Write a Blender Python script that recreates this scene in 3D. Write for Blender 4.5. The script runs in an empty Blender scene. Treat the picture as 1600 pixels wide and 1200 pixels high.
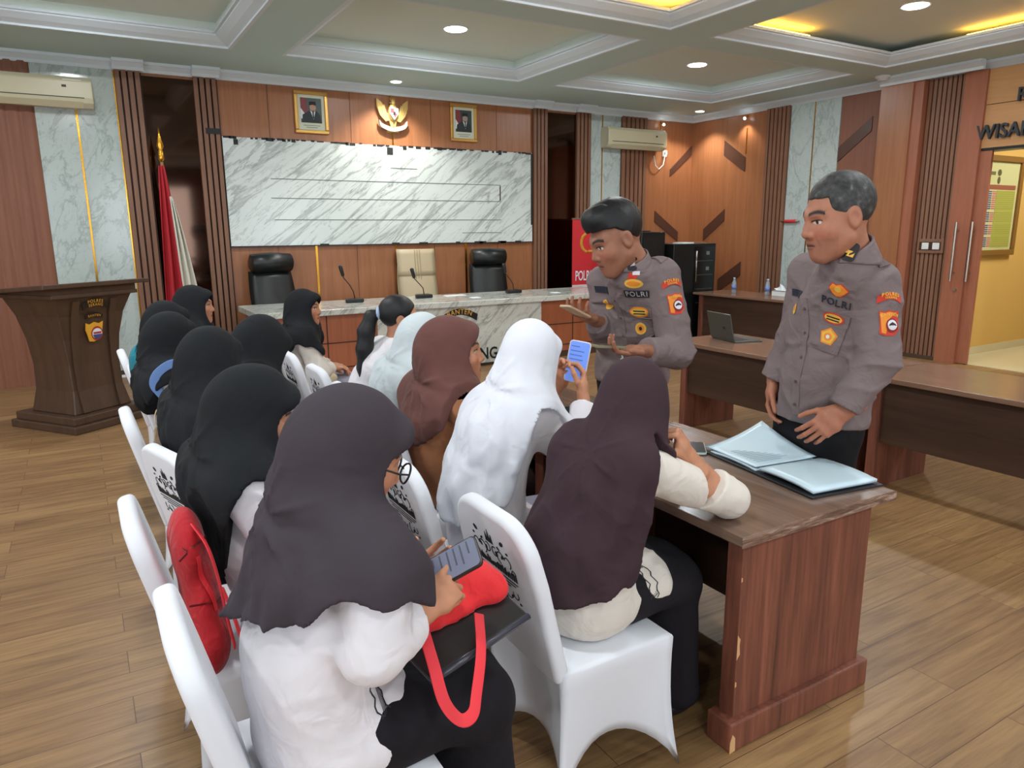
import bpy, math, random
import numpy as np
from mathutils import Vector, Matrix

SC = bpy.context.scene
COL = SC.collection
RND = random.Random(11)
PI = math.pi


# ---------------------------------------------------------------- object helpers
def tag(o, label=None, cat=None, group=None, kind=None):
    if label:
        o["label"] = label
    if cat:
        o["category"] = cat
    if group:
        o["group"] = group
    if kind:
        o["kind"] = kind
    return o


def thing(name, label, cat, loc=(0, 0, 0), rz=0.0, group=None):
    o = bpy.data.objects.new(name, None)
    COL.objects.link(o)
    o.location = loc
    o.rotation_euler = (0, 0, rz)
    o.empty_display_size = 0.1
    return tag(o, label, cat, group)


def mesh(name, v, f, mats, parent=None, smooth=False, mi=None):
    me = bpy.data.meshes.new(name)
    me.from_pydata([tuple(map(float, p)) for p in v], [], [tuple(int(i) for i in q) for q in f])
    for m in (mats if isinstance(mats, (list, tuple)) else [mats]):
        me.materials.append(m)
    if mi is not None:
        me.polygons.foreach_set("material_index", [int(i) for i in mi])
    me.polygons.foreach_set("use_smooth", [bool(smooth)] * len(me.polygons))
    me.update()
    o = bpy.data.objects.new(name, me)
    COL.objects.link(o)
    if parent is not None:
        o.parent = parent
    return o


def bevel(o, w=0.006, seg=2):
    m = o.modifiers.new("bev", "BEVEL")
    m.width = w
    m.segments = seg
    m.limit_method = "ANGLE"
    m.angle_limit = math.radians(40)
    return o


def copy_tree(o, parent=None):
    c = o.copy()
    COL.objects.link(c)
    c.parent = parent
    for ch in [x for x in bpy.data.objects if x.parent == o]:
        copy_tree(ch, c)
    return c


def frame_of(d, up=(0, 0, 1)):
    d = np.array(d, float)
    d /= np.linalg.norm(d)
    u = np.array(up, float)
    if abs(d @ u) > 0.97:
        u = np.array((1.0, 0, 0))
    s = np.cross(u, d)
    s /= np.linalg.norm(s)
    return s, np.cross(d, s), d


class MB:
    """collects shapes into one mesh"""

    def __init__(self):
        self.v, self.f, self.m = [], [], []

    def add(self, v, f, mi=0):
        b = len(self.v)
        self.v += [tuple(map(float, p)) for p in v]
        self.f += [tuple(b + i for i in q) for q in f]
        self.m += [mi] * len(f)
        return self

    def box(self, x0, x1, y0, y1, z0, z1, mi=0):
        v = [(x0, y0, z0), (x1, y0, z0), (x1, y1, z0), (x0, y1, z0), (x0, y0, z1), (x1, y0, z1), (x1, y1, z1), (x0, y1, z1)]
        f = [(3, 2, 1, 0), (4, 5, 6, 7), (0, 1, 5, 4), (1, 2, 6, 5), (2, 3, 7, 6), (3, 0, 4, 7)]
        return self.add(v, f, mi)

    def obox(self, c, ax, ay, az, sx, sy, sz, mi=0):
        c, ax, ay, az = (np.array(q, float) for q in (c, ax, ay, az))
        v = [c + ax * sx * i + ay * sy * j + az * sz * k for k in (-.5, .5) for i, j in ((-.5, -.5), (.5, -.5), (.5, .5), (-.5, .5))]
        f = [(3, 2, 1, 0), (4, 5, 6, 7), (0, 1, 5, 4), (1, 2, 6, 5), (2, 3, 7, 6), (3, 0, 4, 7)]
        return self.add(v, f, mi)

    def tube(self, pts, r, n=10, mi=0, caps=True, closed=False, flat=None, up=(0, 0, 1)):
        """round (or flat: width r, thickness flat) tube along points"""
        pts = [np.array(p, float) for p in pts]
        N = len(pts)
        rr = r if isinstance(r, (list, tuple, np.ndarray)) else [r] * N
        v, f = [], []
        s = None
        for i in range(N):
            a = pts[(i - 1) % N] if (closed or i > 0) else pts[i]
            b = pts[(i + 1) % N] if (closed or i < N - 1) else pts[i]
            d = b - a
            d /= max(np.linalg.norm(d), 1e-9)
            if s is None:
                s, t, _ = frame_of(d, up)
            else:
                s = s - d * (s @ d)
                s /= max(np.linalg.norm(s), 1e-9)
                t = np.cross(d, s)
            for k in range(n):
                a_ = 2 * PI * k / n
                if flat is None:
                    v.append(pts[i] + rr[i] * (math.cos(a_) * s + math.sin(a_) * t))
                else:
                    ca, sa = math.cos(a_), math.sin(a_)
                    v.append(pts[i] + rr[i] * s * math.copysign(abs(ca) ** .35, ca) + flat * t * math.copysign(abs(sa) ** .35, sa))
        L = N if closed else N - 1
        for i in range(L):
            for k in range(n):
                f.append((i * n + k, i * n + (k + 1) % n, ((i + 1) % N) * n + (k + 1) % n, ((i + 1) % N) * n + k))
        if caps and not closed:
            f.append(tuple(range(n))[::-1])
            f.append(tuple((N - 1) * n + k for k in range(n)))
        return self.add(v, f, mi)

    def lathe(self, prof, c=(0, 0, 0), n=24, mi=0, axis=2):
        v, f = [], []
        for r, z in prof:
            for k in range(n):
                a = 2 * PI * k / n
                p = [r * math.cos(a), r * math.sin(a), z]
                if axis == 0:
                    p = [p[2], p[0], p[1]]
                elif axis == 1:
                    p = [p[1], p[2], p[0]]
                v.append((c[0] + p[0], c[1] + p[1], c[2] + p[2]))
        for i in range(len(prof) - 1):
            for k in range(n):
                f.append((i * n + k, i * n + (k + 1) % n, (i + 1) * n + (k + 1) % n, (i + 1) * n + k))
        f.append(tuple(range(n))[::-1])
        f.append(tuple((len(prof) - 1) * n + k for k in range(n)))
        return self.add(v, f, mi)

    def prism(self, poly, o, ax, ay, depth, mi=0):
        """polygon in plane (o, ax, ay) extruded by the vector depth"""
        o, ax, ay, dv = (np.array(q, float) for q in (o, ax, ay, depth))
        n = len(poly)
        a = [o + ax * p[0] + ay * p[1] for p in poly]
        v = a + [p + dv for p in a]
        f = [tuple(range(n))[::-1], tuple(range(n, 2 * n))] + [(i, (i + 1) % n, n + (i + 1) % n, n + i) for i in range(n)]
        return self.add(v, f, mi)

    def grid(self, fn, nu, nv, mi=0, wrap=False):
        v = [fn(i / (nu if wrap else nu - 1), j / (nv - 1)) for j in range(nv) for i in range(nu)]
        f = []
        for j in range(nv - 1):
            for i in range(nu if wrap else nu - 1):
                f.append((j * nu + i, j * nu + (i + 1) % nu, (j + 1) * nu + (i + 1) % nu, (j + 1) * nu + i))
        return self.add(v, f, mi)

    def ell(self, c, r, nu=16, nv=10, mi=0):
        c = np.array(c, float)
        return self.grid(lambda a, b: c + np.array((r[0] * math.sin(PI * b) * math.cos(2 * PI * a), r[1] * math.sin(PI * b) * math.sin(2 * PI * a), -r[2] * math.cos(PI * b))), nu, nv, mi, True)

    def build(self, name, mats, parent=None, smooth=False, bev=None, autosmooth=False):
        o = mesh(name, self.v, self.f, mats, parent, smooth, self.m)
        if bev:
            bevel(o, bev)
        return o


def rrect(w, h, r, n=5, cx=0, cy=0):
    out = []
    for (sx, sy, a0) in ((1, 1, 0), (-1, 1, 90), (-1, -1, 180), (1, -1, 270)):
        for k in range(n + 1):
            a = math.radians(a0 + 90 * k / n)
            out.append((cx + sx * (w / 2 - r) + r * math.cos(a), cy + sy * (h / 2 - r) + r * math.sin(a)))
    return out


_font_cache = {}


def text_geo(s, size=1.0, spacing=1.0, bold=0.0):
    """flat outline mesh of a line of text, centred on x, baseline at 0"""
    key = (s, spacing, bold)
    if key not in _font_cache:
        cu = bpy.data.curves.new("txt", "FONT")
        cu.body = s
        cu.size = 1.0
        cu.align_x = "CENTER"
        cu.space_character = spacing
        cu.offset = bold
        cu.resolution_u = 3
        ob = bpy.data.objects.new("txt", cu)
        COL.objects.link(ob)
        bpy.context.view_layer.update()
        me = ob.to_mesh()
        v = [tuple(p.co) for p in me.vertices]
        f = [tuple(p.vertices) for p in me.polygons]
        ob.to_mesh_clear()
        bpy.data.objects.remove(ob)
        bpy.data.curves.remove(cu)
        _font_cache[key] = (v, f)
    v, f = _font_cache[key]
    return [(x * size, y * size) for x, y, _ in v], f


def text_mb(mb, s, o, ax, ay, size, mi=0, spacing=1.0, bold=0.0, xs=1.0, depth=None, arc=None):
    """adds text to a collector in plane (o, ax, ay); depth = extrusion vector"""
    v2, f = text_geo(s, size, spacing, bold)
    o, ax, ay = (np.array(q, float) for q in (o, ax, ay))

    def pos(x, y):
        x *= xs
        if arc:
            a = x / arc
            return o + ax * ((arc + y) * math.sin(a)) + ay * ((arc + y) * math.cos(a) - arc)
        return o + ax * x + ay * y
    a = [pos(x, y) for x, y in v2]
    if depth is None:
        mb.add(a, f, mi)
        return
    dv = np.array(depth, float)
    n = len(a)
    cnt = {}
    for q in f:
        for i in range(len(q)):
            e = (q[i], q[(i + 1) % len(q)])
            cnt[e] = 1
    side = [(i, j) for (i, j) in cnt if (j, i) not in cnt]
    mb.add(a + [p + dv for p in a], [tuple(i + n for i in q) for q in f] + [tuple(q)[::-1] for q in f] + [(i, j, j + n, i + n) for i, j in side], mi)


# ---------------------------------------------------------------- materials
def lin(c):
    c = [x / 255 for x in c]
    return tuple(x / 12.92 if x <= 0.04045 else ((x + 0.055) / 1.055) ** 2.4 for x in c) + (1.0,)


class NT:
    def __init__(self, name):
        self.m = bpy.data.materials.new(name)
        self.m.use_nodes = True
        self.t = self.m.node_tree
        self.b = self.t.nodes["Principled BSDF"]

    def n(self, t, **k):
        o = self.t.nodes.new(t)
        for a, b in k.items():
            setattr(o, a, b)
        return o

    def l(self, a, b):
        self.t.links.new(a, b)

    def coord(self, scale=(1, 1, 1), rot=(0, 0, 0), kind="Object"):
        tc = self.n("ShaderNodeTexCoord")
        mp = self.n("ShaderNodeMapping")
        mp.inputs["Scale"].default_value = scale
        mp.inputs["Rotation"].default_value = rot
        self.l(tc.outputs[kind], mp.inputs["Vector"])
        return mp.outputs["Vector"]

    def noise(self, vec, scale=5, detail=3, rough=0.5, dist=0.0):
        o = self.n("ShaderNodeTexNoise")
        o.inputs["Scale"].default_value = scale
        o.inputs["Detail"].default_value = detail
        o.inputs["Roughness"].default_value = rough
        o.inputs["Distortion"].default_value = dist
        self.l(vec, o.inputs["Vector"])
        return o.outputs["Fac"]

    def ramp(self, fac, stops):
        o = self.n("ShaderNodeValToRGB")
        e = o.color_ramp.elements
        while len(e) < len(stops):
            e.new(0.5)
        for i, (p, c) in enumerate(stops):
            e[i].position = p
            e[i].color = lin(c) if len(c) == 3 else c
        self.l(fac, o.inputs["Fac"])
        return o.outputs["Color"]

    def mix(self, fac, a, b, blend="MIX"):
        o = self.n("ShaderNodeMix", data_type="RGBA", blend_type=blend)
        for s, val in ((o.inputs[0], fac), (o.inputs[6], a), (o.inputs[7], b)):
            if hasattr(val, "is_linked") or hasattr(val, "links"):
                self.l(val, s)
            else:
                s.default_value = val
        return o.outputs[2]

    def bump(self, h, strength=0.3, dist=0.01):
        o = self.n("ShaderNodeBump")
        o.inputs["Strength"].default_value = strength
        o.inputs["Distance"].default_value = dist
        self.l(h, o.inputs["Height"])
        self.l(o.outputs["Normal"], self.b.inputs["Normal"])

    def set(self, **k):
        for a, v in k.items():
            s = self.b.inputs[a.replace("_", " ")]
            if hasattr(v, "links"):
                self.l(v, s)
            else:
                s.default_value = v
        return self


def plain(name, c, rough=0.5, metal=0.0, spec=0.5, coat=0.0, emit=None, es=0.0):
    t = NT(name)
    t.set(Base_Color=lin(c), Roughness=rough, Metallic=metal)
    t.b.inputs["Specular IOR Level"].default_value = spec
    if coat:
        t.b.inputs["Coat Weight"].default_value = coat
        t.b.inputs["Coat Roughness"].default_value = 0.1
    if emit:
        t.b.inputs["Emission Color"].default_value = lin(emit)
        t.b.inputs["Emission Strength"].default_value = es
    return t.m


def wood(name, c1, c2, c3, axis="Z", rough=0.35, scale=1.0, coat=0.0, streak=1.0):
    t = NT(name)
    s = {"X": (0.5, 9, 9), "Y": (9, 0.5, 9), "Z": (9, 9, 0.5)}[axis]
    v = t.coord(tuple(x * scale for x in s))
    f1 = t.noise(v, 2.0, 5, 0.6, 0.4)
    f2 = t.noise(v, 9.0, 3, 0.6)
    c = t.ramp(f1, [(0.3, c1), (0.5, c2), (0.72, c3)])
    c = t.mix(0.25 * streak, c, t.ramp(f2, [(0.35, c1), (0.65, c3)]))
    t.set(Base_Color=c, Roughness=rough)
    if coat:
        t.b.inputs["Coat Weight"].default_value = coat
        t.b.inputs["Coat Roughness"].default_value = 0.08
    return t.m


def marble(name, base, vein, dark, scale=1.0, rough=0.12, rot=(0, 0, 0), vstr=1.0, stretch=0.5):
    """veins run along the local z axis turned by rot"""
    t = NT(name)
    r0 = t.coord((1, 1, 1), rot)

    def stretched(k):
        mp = t.n("ShaderNodeMapping")
        mp.inputs["Scale"].default_value = (scale * k, scale * k, scale * k * stretch)
        t.l(r0, mp.inputs["Vector"])
        return mp.outputs["Vector"]
    n1 = t.noise(stretched(2.2), 1.0, 7, 0.6, 0.5)
    n2 = t.noise(stretched(5.0), 1.0, 6, 0.62, 0.5)
    n3 = t.noise(r0, 1.1, 4, 0.5)
    r1 = t.ramp(n1, [(0.455, (255, 255, 255)), (0.498, (120, 124, 122)), (0.515, (255, 255, 255))])
    r2 = t.ramp(n2, [(0.475, (255, 255, 255)), (0.5, (165, 168, 166)), (0.512, (255, 255, 255))])
    c0 = t.ramp(n3, [(0.3, base), (0.7, vein)])
    c = t.mix(0.9 * vstr, c0, r1, "MULTIPLY")
    c = t.mix(0.8 * vstr, c, r2, "MULTIPLY")
    t.set(Base_Color=c, Roughness=rough)
    return t.m


def fabric(name, c, rough=0.85, fold=0.0, c2=None, sheen=0.2, fscale=9.0, wv=900):
    t = NT(name)
    v = t.coord()
    col = lin(c)
    if c2:
        col = t.ramp(t.noise(v, 3.0, 3), [(0.35, c), (0.65, c2)])
    t.set(Base_Color=col, Roughness=rough)
    t.b.inputs["Specular IOR Level"].default_value = 0.25
    t.b.inputs["Sheen Weight"].default_value = sheen
    if fold:
        n = t.noise(v, fscale, 2, 0.45, 1.2)
        t.bump(n, fold, 0.03)
    return t.m


M = {}
M["ceil"] = plain("ceiling_paint", (222, 234, 226), 0.9)
M["mould"] = plain("moulding_paint", (214, 226, 232), 0.7)
M["wood_wall"] = wood("wall_wood", (146, 94, 60), (160, 104, 68), (172, 116, 78), "Z", 0.35, 1.0)
M["wood_slat"] = wood("slat_wood", (118, 82, 62), (130, 92, 70), (142, 102, 78), "Z", 0.5, 1.0)
M["wood_left"] = wood("left_panel_wood", (122, 76, 56), (132, 84, 62), (142, 92, 70), "Z", 0.55, 1.0)
M["wood_bench"] = wood("bench_wood", (146, 82, 52), (158, 90, 58), (168, 100, 66), "Z", 0.35, 1.0)
M["wood_door"] = wood("door_wood", (150, 90, 66), (160, 98, 72), (170, 108, 80), "Z", 0.4, 1.0)
M["wood_sign"] = wood("sign_wood", (180, 132, 84), (190, 142, 92), (200, 152, 104), "Y", 0.35, 0.6)
M["wood_table"] = wood("table_end_wood", (76, 42, 30), (112, 64, 48), (146, 86, 66), "Z", 0.5, 0.9, 0.0, 1.3)
M["wood_top"] = wood("table_top_wood", (92, 70, 58), (112, 88, 72), (130, 104, 88), "Y", 0.22, 0.8)
M["wood_top_far"] = wood("far_table_top_wood", (112, 84, 68), (128, 98, 80), (140, 110, 92), "Y", 0.2, 0.8)
M["wood_dark"] = wood("modesty_panel_wood", (52, 34, 24), (64, 42, 30), (76, 52, 36), "Y", 0.5, 0.8)
M["wood_podium"] = wood("podium_wood", (66, 48, 36), (78, 57, 43), (88, 66, 50), "Z", 0.45, 0.7)
def worn_edge():
    t = NT("table_edge_band")
    n = t.noise(t.coord((3, 12, 26)), 2.4, 6, .7, 1.0)
    t.set(Base_Color=t.ramp(n, [(.40, (92, 64, 50)), (.52, (128, 98, 80)), (.66, (176, 154, 136))]), Roughness=.7)
    return t.m


M["edge"] = worn_edge()
M["chip"] = plain("bare_chipboard", (206, 160, 112), 0.8)
M["dark_gap"] = plain("groove_dark", (58, 34, 22), 0.7)
M["chev"] = plain("chevron_inlay", (84, 54, 42), 0.4)
M["gold"] = plain("gold_strip", (214, 160, 60), 0.22, 1.0)
M["mirror"] = plain("smoked_mirror", (84, 64, 54), 0.06, 1.0)
M["marble"] = marble("white_marble", (192, 204, 200), (182, 196, 192), (90, 100, 96), 1.8, 0.14, (0, math.radians(-20), 0), 0.35)
M["marble_board"] = marble("board_marble", (222, 230, 226), (210, 220, 216), (90, 100, 96), 1.5, 0.2, (0, math.radians(-52), 0), 0.58, 0.16)
M["marble_bench"] = marble("bench_marble", (206, 208, 200), (194, 198, 190), (100, 100, 90), 1.4, 0.15, (0, math.radians(-45), 0), 0.6, 0.25)
M["soffit"] = plain("soffit_paint", (194, 218, 216), 0.9)
M["black"] = plain("black_plastic", (18, 19, 20), 0.45)
M["black_soft"] = plain("black_leather", (26, 30, 30), 0.35)
M["rack"] = plain("rack_black", (16, 20, 20), 0.35)
M["tape"] = plain("black_tape", (28, 30, 30), 0.6)
M["line"] = plain("grey_line", (92, 104, 100), 0.6)
M["white"] = plain("white_plastic", (225, 228, 226), 0.4)
M["paper"] = plain("paper_white", (226, 232, 236), 0.7)
M["ac"] = plain("air_conditioner_shell", (206, 200, 168), 0.35)
M["ac_dark"] = plain("air_conditioner_vent", (70, 72, 60), 0.6)
M["chrome"] = plain("brushed_steel", (190, 184, 176), 0.28, 1.0)
M["lamp"] = plain("lamp_disc", (255, 255, 255), 0.5, emit=(236, 248, 255), es=14.0)
M["spot"] = plain("spot_disc", (255, 255, 255), 0.5, emit=(236, 248, 255), es=18.0)
M["led"] = plain("led_rope", (255, 190, 80), 0.5, emit=(255, 176, 62), es=26.0)
M["yellow_wall"] = plain("yellow_paint", (206, 170, 96), 0.85)
M["tile"] = plain("pale_tile", (206, 198, 164), 0.2)
M["red"] = plain("banner_red", (206, 44, 50), 0.6)
M["skirt_dark"] = plain("dark_skirting", (74, 56, 40), 0.6)
M["beige"] = plain("beige_leather", (188, 172, 140), 0.5)
M["seat_white"] = fabric("white_spandex_cover", (222, 224, 230), 0.8, 0.1, None, 0.15, 4.0)
M["print"] = plain("black_print", (30, 30, 34), 0.7)
# ================================================================ the room
YB, XR = 9.22, 8.98          # back wall and right wall planes
ZS, ZC = 3.40, 3.60          # soffit and recessed ceiling heights


def floor_material():
    t = NT("laminate_floor")
    v = t.coord()
    br = t.n("ShaderNodeTexBrick")
    br.offset = 0.37
    br.inputs["Scale"].default_value = 1.0
    br.inputs["Brick Width"].default_value = 1.25
    br.inputs["Row Height"].default_value = 0.165
    br.inputs["Mortar Size"].default_value = 0.0018
    br.inputs["Mortar Smooth"].default_value = 0.3
    br.inputs["Color1"].default_value = (0.0, 0.0, 0.0, 1)
    br.inputs["Color2"].default_value = (1.0, 1.0, 1.0, 1)
    br.inputs["Mortar"].default_value = (0.5, 0.5, 0.5, 1)
    t.l(v, br.inputs["Vector"])
    g = t.coord((1.1, 15, 1))
    sh = t.n("ShaderNodeVectorMath", operation="ADD")
    t.l(g, sh.inputs[0])
    sc = t.n("ShaderNodeVectorMath", operation="SCALE")
    t.l(br.outputs["Color"], sc.inputs[0])
    sc.inputs["Scale"].default_value = 37.0
    t.l(sc.outputs[0], sh.inputs[1])
    n1 = t.noise(sh.outputs[0], 1.1, 6, 0.62, 0.6)
    n2 = t.noise(sh.outputs[0], 3.4, 4, 0.6, 0.3)
    n3 = t.noise(v, 0.55, 3, 0.5)
    c = t.ramp(n1, [(0.26, (104, 76, 50)), (0.45, (144, 114, 78)), (0.6, (160, 130, 90)), (0.78, (176, 146, 106))])
    c = t.mix(0.35, c, t.ramp(n2, [(0.36, (112, 86, 62)), (0.6, (170, 140, 104))]))
    c = t.mix(0.45, c, t.ramp(br.outputs["Color"], [(0.0, (196, 170, 150)), (1.0, (255, 250, 236))]), "MULTIPLY")
    c = t.mix(0.35, c, t.ramp(n3, [(0.3, (178, 160, 150)), (0.7, (255, 244, 214))]), "MULTIPLY")
    c = t.mix(br.outputs["Fac"], c, lin((86, 60, 38)))
    t.set(Base_Color=c, Roughness=t.ramp(n2, [(0.3, (178, 178, 178)), (0.7, (160, 160, 160))]))
    return t.m


M["floor"] = floor_material()


def structure(name, label=None):
    o = bpy.data.objects.new(name, None)
    COL.objects.link(o)
    o["kind"] = "structure"
    return o


X0, Y0 = -4.6, -4.2          # left wall and the wall behind the camera
tag(MB().box(X0 - .2, XR + .25, Y0 - .2, YB + .2, -0.12, 0.0).build("floor", M["floor"]), kind="structure")

# ---- back wall
wb = structure("wall_back")
MB().box(X0 - .2, XR + .2, YB, YB + .18, 0, ZC + .2).build("wall_base", M["wood_wall"], wb)


def back_panel(name, x0, x1, z0, z1, m, t=0.012):
    return MB().box(x0, x1, YB - t, YB, z0, z1).build(name, m, wb)


def slat_panel(par, name, a0, a1, n, along="X", plane=YB, t=0.055, z0=0.0, z1=3.31):
    mb = MB()
    p = (a1 - a0) / n
    for i in range(n):
        u0 = a0 + i * p
        u1 = u0 + p * 0.70
        if along == "X":
            mb.box(u0, u1, plane - t, plane - .012, z0, z1, 0)
        else:
            mb.box(plane - t, plane - .012, u0, u1, z0, z1, 0)
    if along == "X":
        mb.box(a0, a1, plane - .012, plane, z0, z1, 1)
    else:
        mb.box(plane - .012, plane, a0, a1, z0, z1, 1)
    return mb.build(name, [M["wood_slat"], M["dark_gap"]], par)


def ribbed(x0, x1, n):
    def fn(a, b):
        x = x0 + (x1 - x0) * a
        return (x, YB - .02 - .018 * abs(math.sin(PI * n * a)), b * 3.31)
    return MB().grid(fn, n * 8 + 1, 2).build("ribbed_wood_panel", M["wood_left"], wb, True)


ribbed(-1.35, -0.20, 10)
ribbed(-4.6, -2.1, 22)
back_panel("marble_panel", -2.08, -1.37, 0.08, 3.31, M["marble"], 0.02)
back_panel("marble_panel", -0.19, 0.555, 0.08, 3.31, M["marble"], 0.02)
MB().box(0.168, 0.188, YB - .026, YB - .018, 0.08, 3.1).build("gold_strip", M["gold"], wb)
MB().box(0.553, 0.566, YB - .03, YB, 0.08, 3.31).build("gold_strip", M["gold"], wb)
slat_panel(wb, "slat_panel", 0.57, 0.83, 4)
back_panel("smoked_mirror_panel", 0.83, 1.345, 0.10, 3.27, M["mirror"], 0.015)
slat_panel(wb, "slat_panel", 1.345, 1.60, 4)
slat_panel(wb, "slat_panel", 5.84, 6.09, 4)
back_panel("smoked_mirror_panel", 6.09, 6.60, 0.10, 3.27, M["mirror"], 0.015)
slat_panel(wb, "slat_panel", 6.60, 6.87, 4)
back_panel("marble_panel", 6.88, 7.45, 0.08, 3.31, M["marble"], 0.02)
MB().box(7.08, 7.098, YB - .026, YB - .018, 0.08, 3.31).build("gold_strip", M["gold"], wb)
slat_panel(wb, "slat_panel", 7.46, 7.98, 6)
for xs in (2.62, 3.69, 4.73):
    MB().box(xs - .014, xs + .014, YB - .010, YB, 0.1, 1.46).build("gold_strip", M["gold"], wb)
MB().box(3.69, 3.712, YB - .008, YB, 2.68, 3.31).build("gold_strip", M["gold"], wb)
for xs in (2.15, 3.15, 4.25, 5.25):
    MB().box(xs - .002, xs + .002, YB - .003, YB, 0.1, 3.31).build("panel_joint", M["dark_gap"], wb)
MB().box(8.26, 8.28, YB - .01, YB, 3.05, 3.24).build("gold_strip", M["gold"], wb)


def chevron(par, pts, plane, along="X"):
    mb = MB()
    if along == "X":
        mb.prism(pts, (0, plane - .012, 0), (1, 0, 0), (0, 0, 1), (0, .012, 0))
    else:
        mb.prism(pts, (plane - .012, 0, 0), (0, 1, 0), (0, 0, 1), (.012, 0, 0))
    return mb.build("chevron_inlay", M["chev"], par)


chevron(wb, [(8.50, 2.44), (8.50, 2.56), (8.96, 2.95), (8.96, 2.80)], YB)
chevron(wb, [(8.20, 1.90), (8.20, 1.72), (8.72, 1.40), (8.72, 1.56)], YB)
MB().box(-.19, XR, YB - .03, YB, 0.0, 0.075).build("skirting", M["skirt_dark"], wb)
MB().box(-.19, .55, YB - .034, YB - .03, 0.0, 0.03).build("skirting_line", M["paper"], wb)

# ---- right wall with the doorway (Y 3.93..4.62, z < 2.47)
wr = structure("wall_right")
mb = MB()
D0, D1, DZ = 3.72, 4.62, 2.47
mb.box(XR, XR + .18, D1, YB + .2, 0, ZC + .2)
mb.box(XR, XR + .18, Y0 - .2, D0, 0, ZC + .2)
mb.box(XR, XR + .18, D0, D1, DZ, ZC + .2)
mb.build("wall_base", M["wood_wall"], wr)


def right_panel(name, y0, y1, z0, z1, m, t=0.012):
    return MB().box(XR - t, XR, y0, y1, z0, z1).build(name, m, wr)


slat_panel(wr, "slat_panel", 7.27, 7.69, 6, "Y", XR)
right_panel("marble_panel", 6.475, 7.265, 0.08, 3.31, M["marble"], 0.02)
MB().box(XR - .026, XR - .018, 6.865, 6.88, 0.08, 3.31).build("gold_strip", M["gold"], wr)
right_panel("wood_panel", 5.83, 6.47, 0, 3.31, M["wood_left"], 0.01)
chevron(wr, [(8.51, 2.96), (8.07, 2.67), (8.07, 2.46), (8.51, 2.735)], XR, "Y")
chevron(wr, [(8.44, 1.73), (8.88, 1.415), (8.88, 1.60), (8.44, 1.91)], XR, "Y")
chevron(wr, [(8.05, 0.88), (8.51, 0.58), (8.51, 0.80), (8.05, 1.10)], XR, "Y")
chevron(wr, [(6.01, 3.0), (6.01, 2.82), (6.47, 2.47), (6.47, 2.66)], XR - .010, "Y")
MB().box(XR - .012, XR, 8.06, 8.075, 2.72, 3.1).build("gold_strip", M["gold"], wr)
MB().box(XR - .16, XR, 5.42, 5.83, 0, 3.31).build("pilaster", M["wood_wall"], wr)
MB().box(XR - .14, XR, 5.30, 5.42, 0, 3.31).build("pilaster_return", M["wood_door"], wr)
slat_panel(wr, "slat_panel", 4.86, 5.30, 8, "Y", XR, 0.06)
MB().box(XR - .09, XR, 4.62, 4.86, 0, 3.31).build("door_frame", M["wood_door"], wr)
MB().box(XR - .05, XR, 1.6, 4.62, DZ, 3.31).build("sign_fascia", M["wood_sign"], wr)
MB().box(XR - .053, XR - .05, 2.0, 4.62, 2.93, 2.937).build("fascia_groove", M["dark_gap"], wr)
MB().box(XR - .05, XR + .18, D0, D1, DZ - .03, DZ).build("door_head", M["rack"], wr)
MB().box(XR - .06, XR + .18, D0 - .10, D0, 0, DZ).build("door_frame", M["wood_door"], wr)
mb = MB()
mb.box(XR - .012, XR, 7.69, YB, 0, .075)
mb.box(XR - .03, XR, 5.83, 7.69, 0, .075)
mb.box(XR - .075, XR, 4.86, 5.30, 0, .05)
mb.build("skirting", M["skirt_dark"], wr)

# ---- the walls outside the picture: left wall and the wall behind, each with window openings
wl = structure("wall_left")
mb = MB()
wins_l = [(-3.2, -1.0), (0.2, 2.4), (3.6, 5.8)]
ys = [Y0 - .2] + [q for w in wins_l for q in w] + [YB + .2]
for i in range(0, len(ys), 2):
    mb.box(X0 - .18, X0, ys[i], ys[i + 1], 0, ZC + .2)
for a, b in wins_l:
    mb.box(X0 - .18, X0, a, b, 0, 0.9)
    mb.box(X0 - .18, X0, a, b, 2.7, ZC + .2)
mb.build("wall_base", M["wood_left"], wl)
wk = structure("wall_front")
mb = MB()
wins_k = [(-3.0, -0.6), (0.6, 3.0), (4.2, 6.6)]
xs_ = [X0 - .2] + [q for w in wins_k for q in w] + [XR + .2]
for i in range(0, len(xs_), 2):
    mb.box(xs_[i], xs_[i + 1], Y0 - .18, Y0, 0, ZC + .2)
for a, b in wins_k:
    mb.box(a, b, Y0 - .18, Y0, 0, 0.7)
    mb.box(a, b, Y0 - .18, Y0, 2.9, ZC + .2)
mb.build("wall_base", M["wood_left"], wk)
wn = 0
for a, b in wins_l:
    wn += 1
    w = structure("window_%d" % wn)
    mb = MB()
    for y in (a, (a + b) / 2 - .025, b - .05):
        mb.box(X0 - .12, X0 - .05, y, y + .05, 0.9, 2.7)
    mb.box(X0 - .12, X0 - .05, a, b, 0.9, 0.95).box(X0 - .12, X0 - .05, a, b, 2.65, 2.7)
    mb.build("window_frame", M["mould"], w)
for a, b in wins_k:
    wn += 1
    w = structure("window_%d" % wn)
    mb = MB()
    for x in (a, (a + b) / 2 - .025, b - .05):
        mb.box(x, x + .05, Y0 - .12, Y0 - .05, 0.7, 2.9)
    mb.box(a, b, Y0 - .12, Y0 - .05, 0.7, 0.75).box(a, b, Y0 - .12, Y0 - .05, 2.85, 2.9)
    mb.build("window_frame", M["mould"], w)

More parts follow.
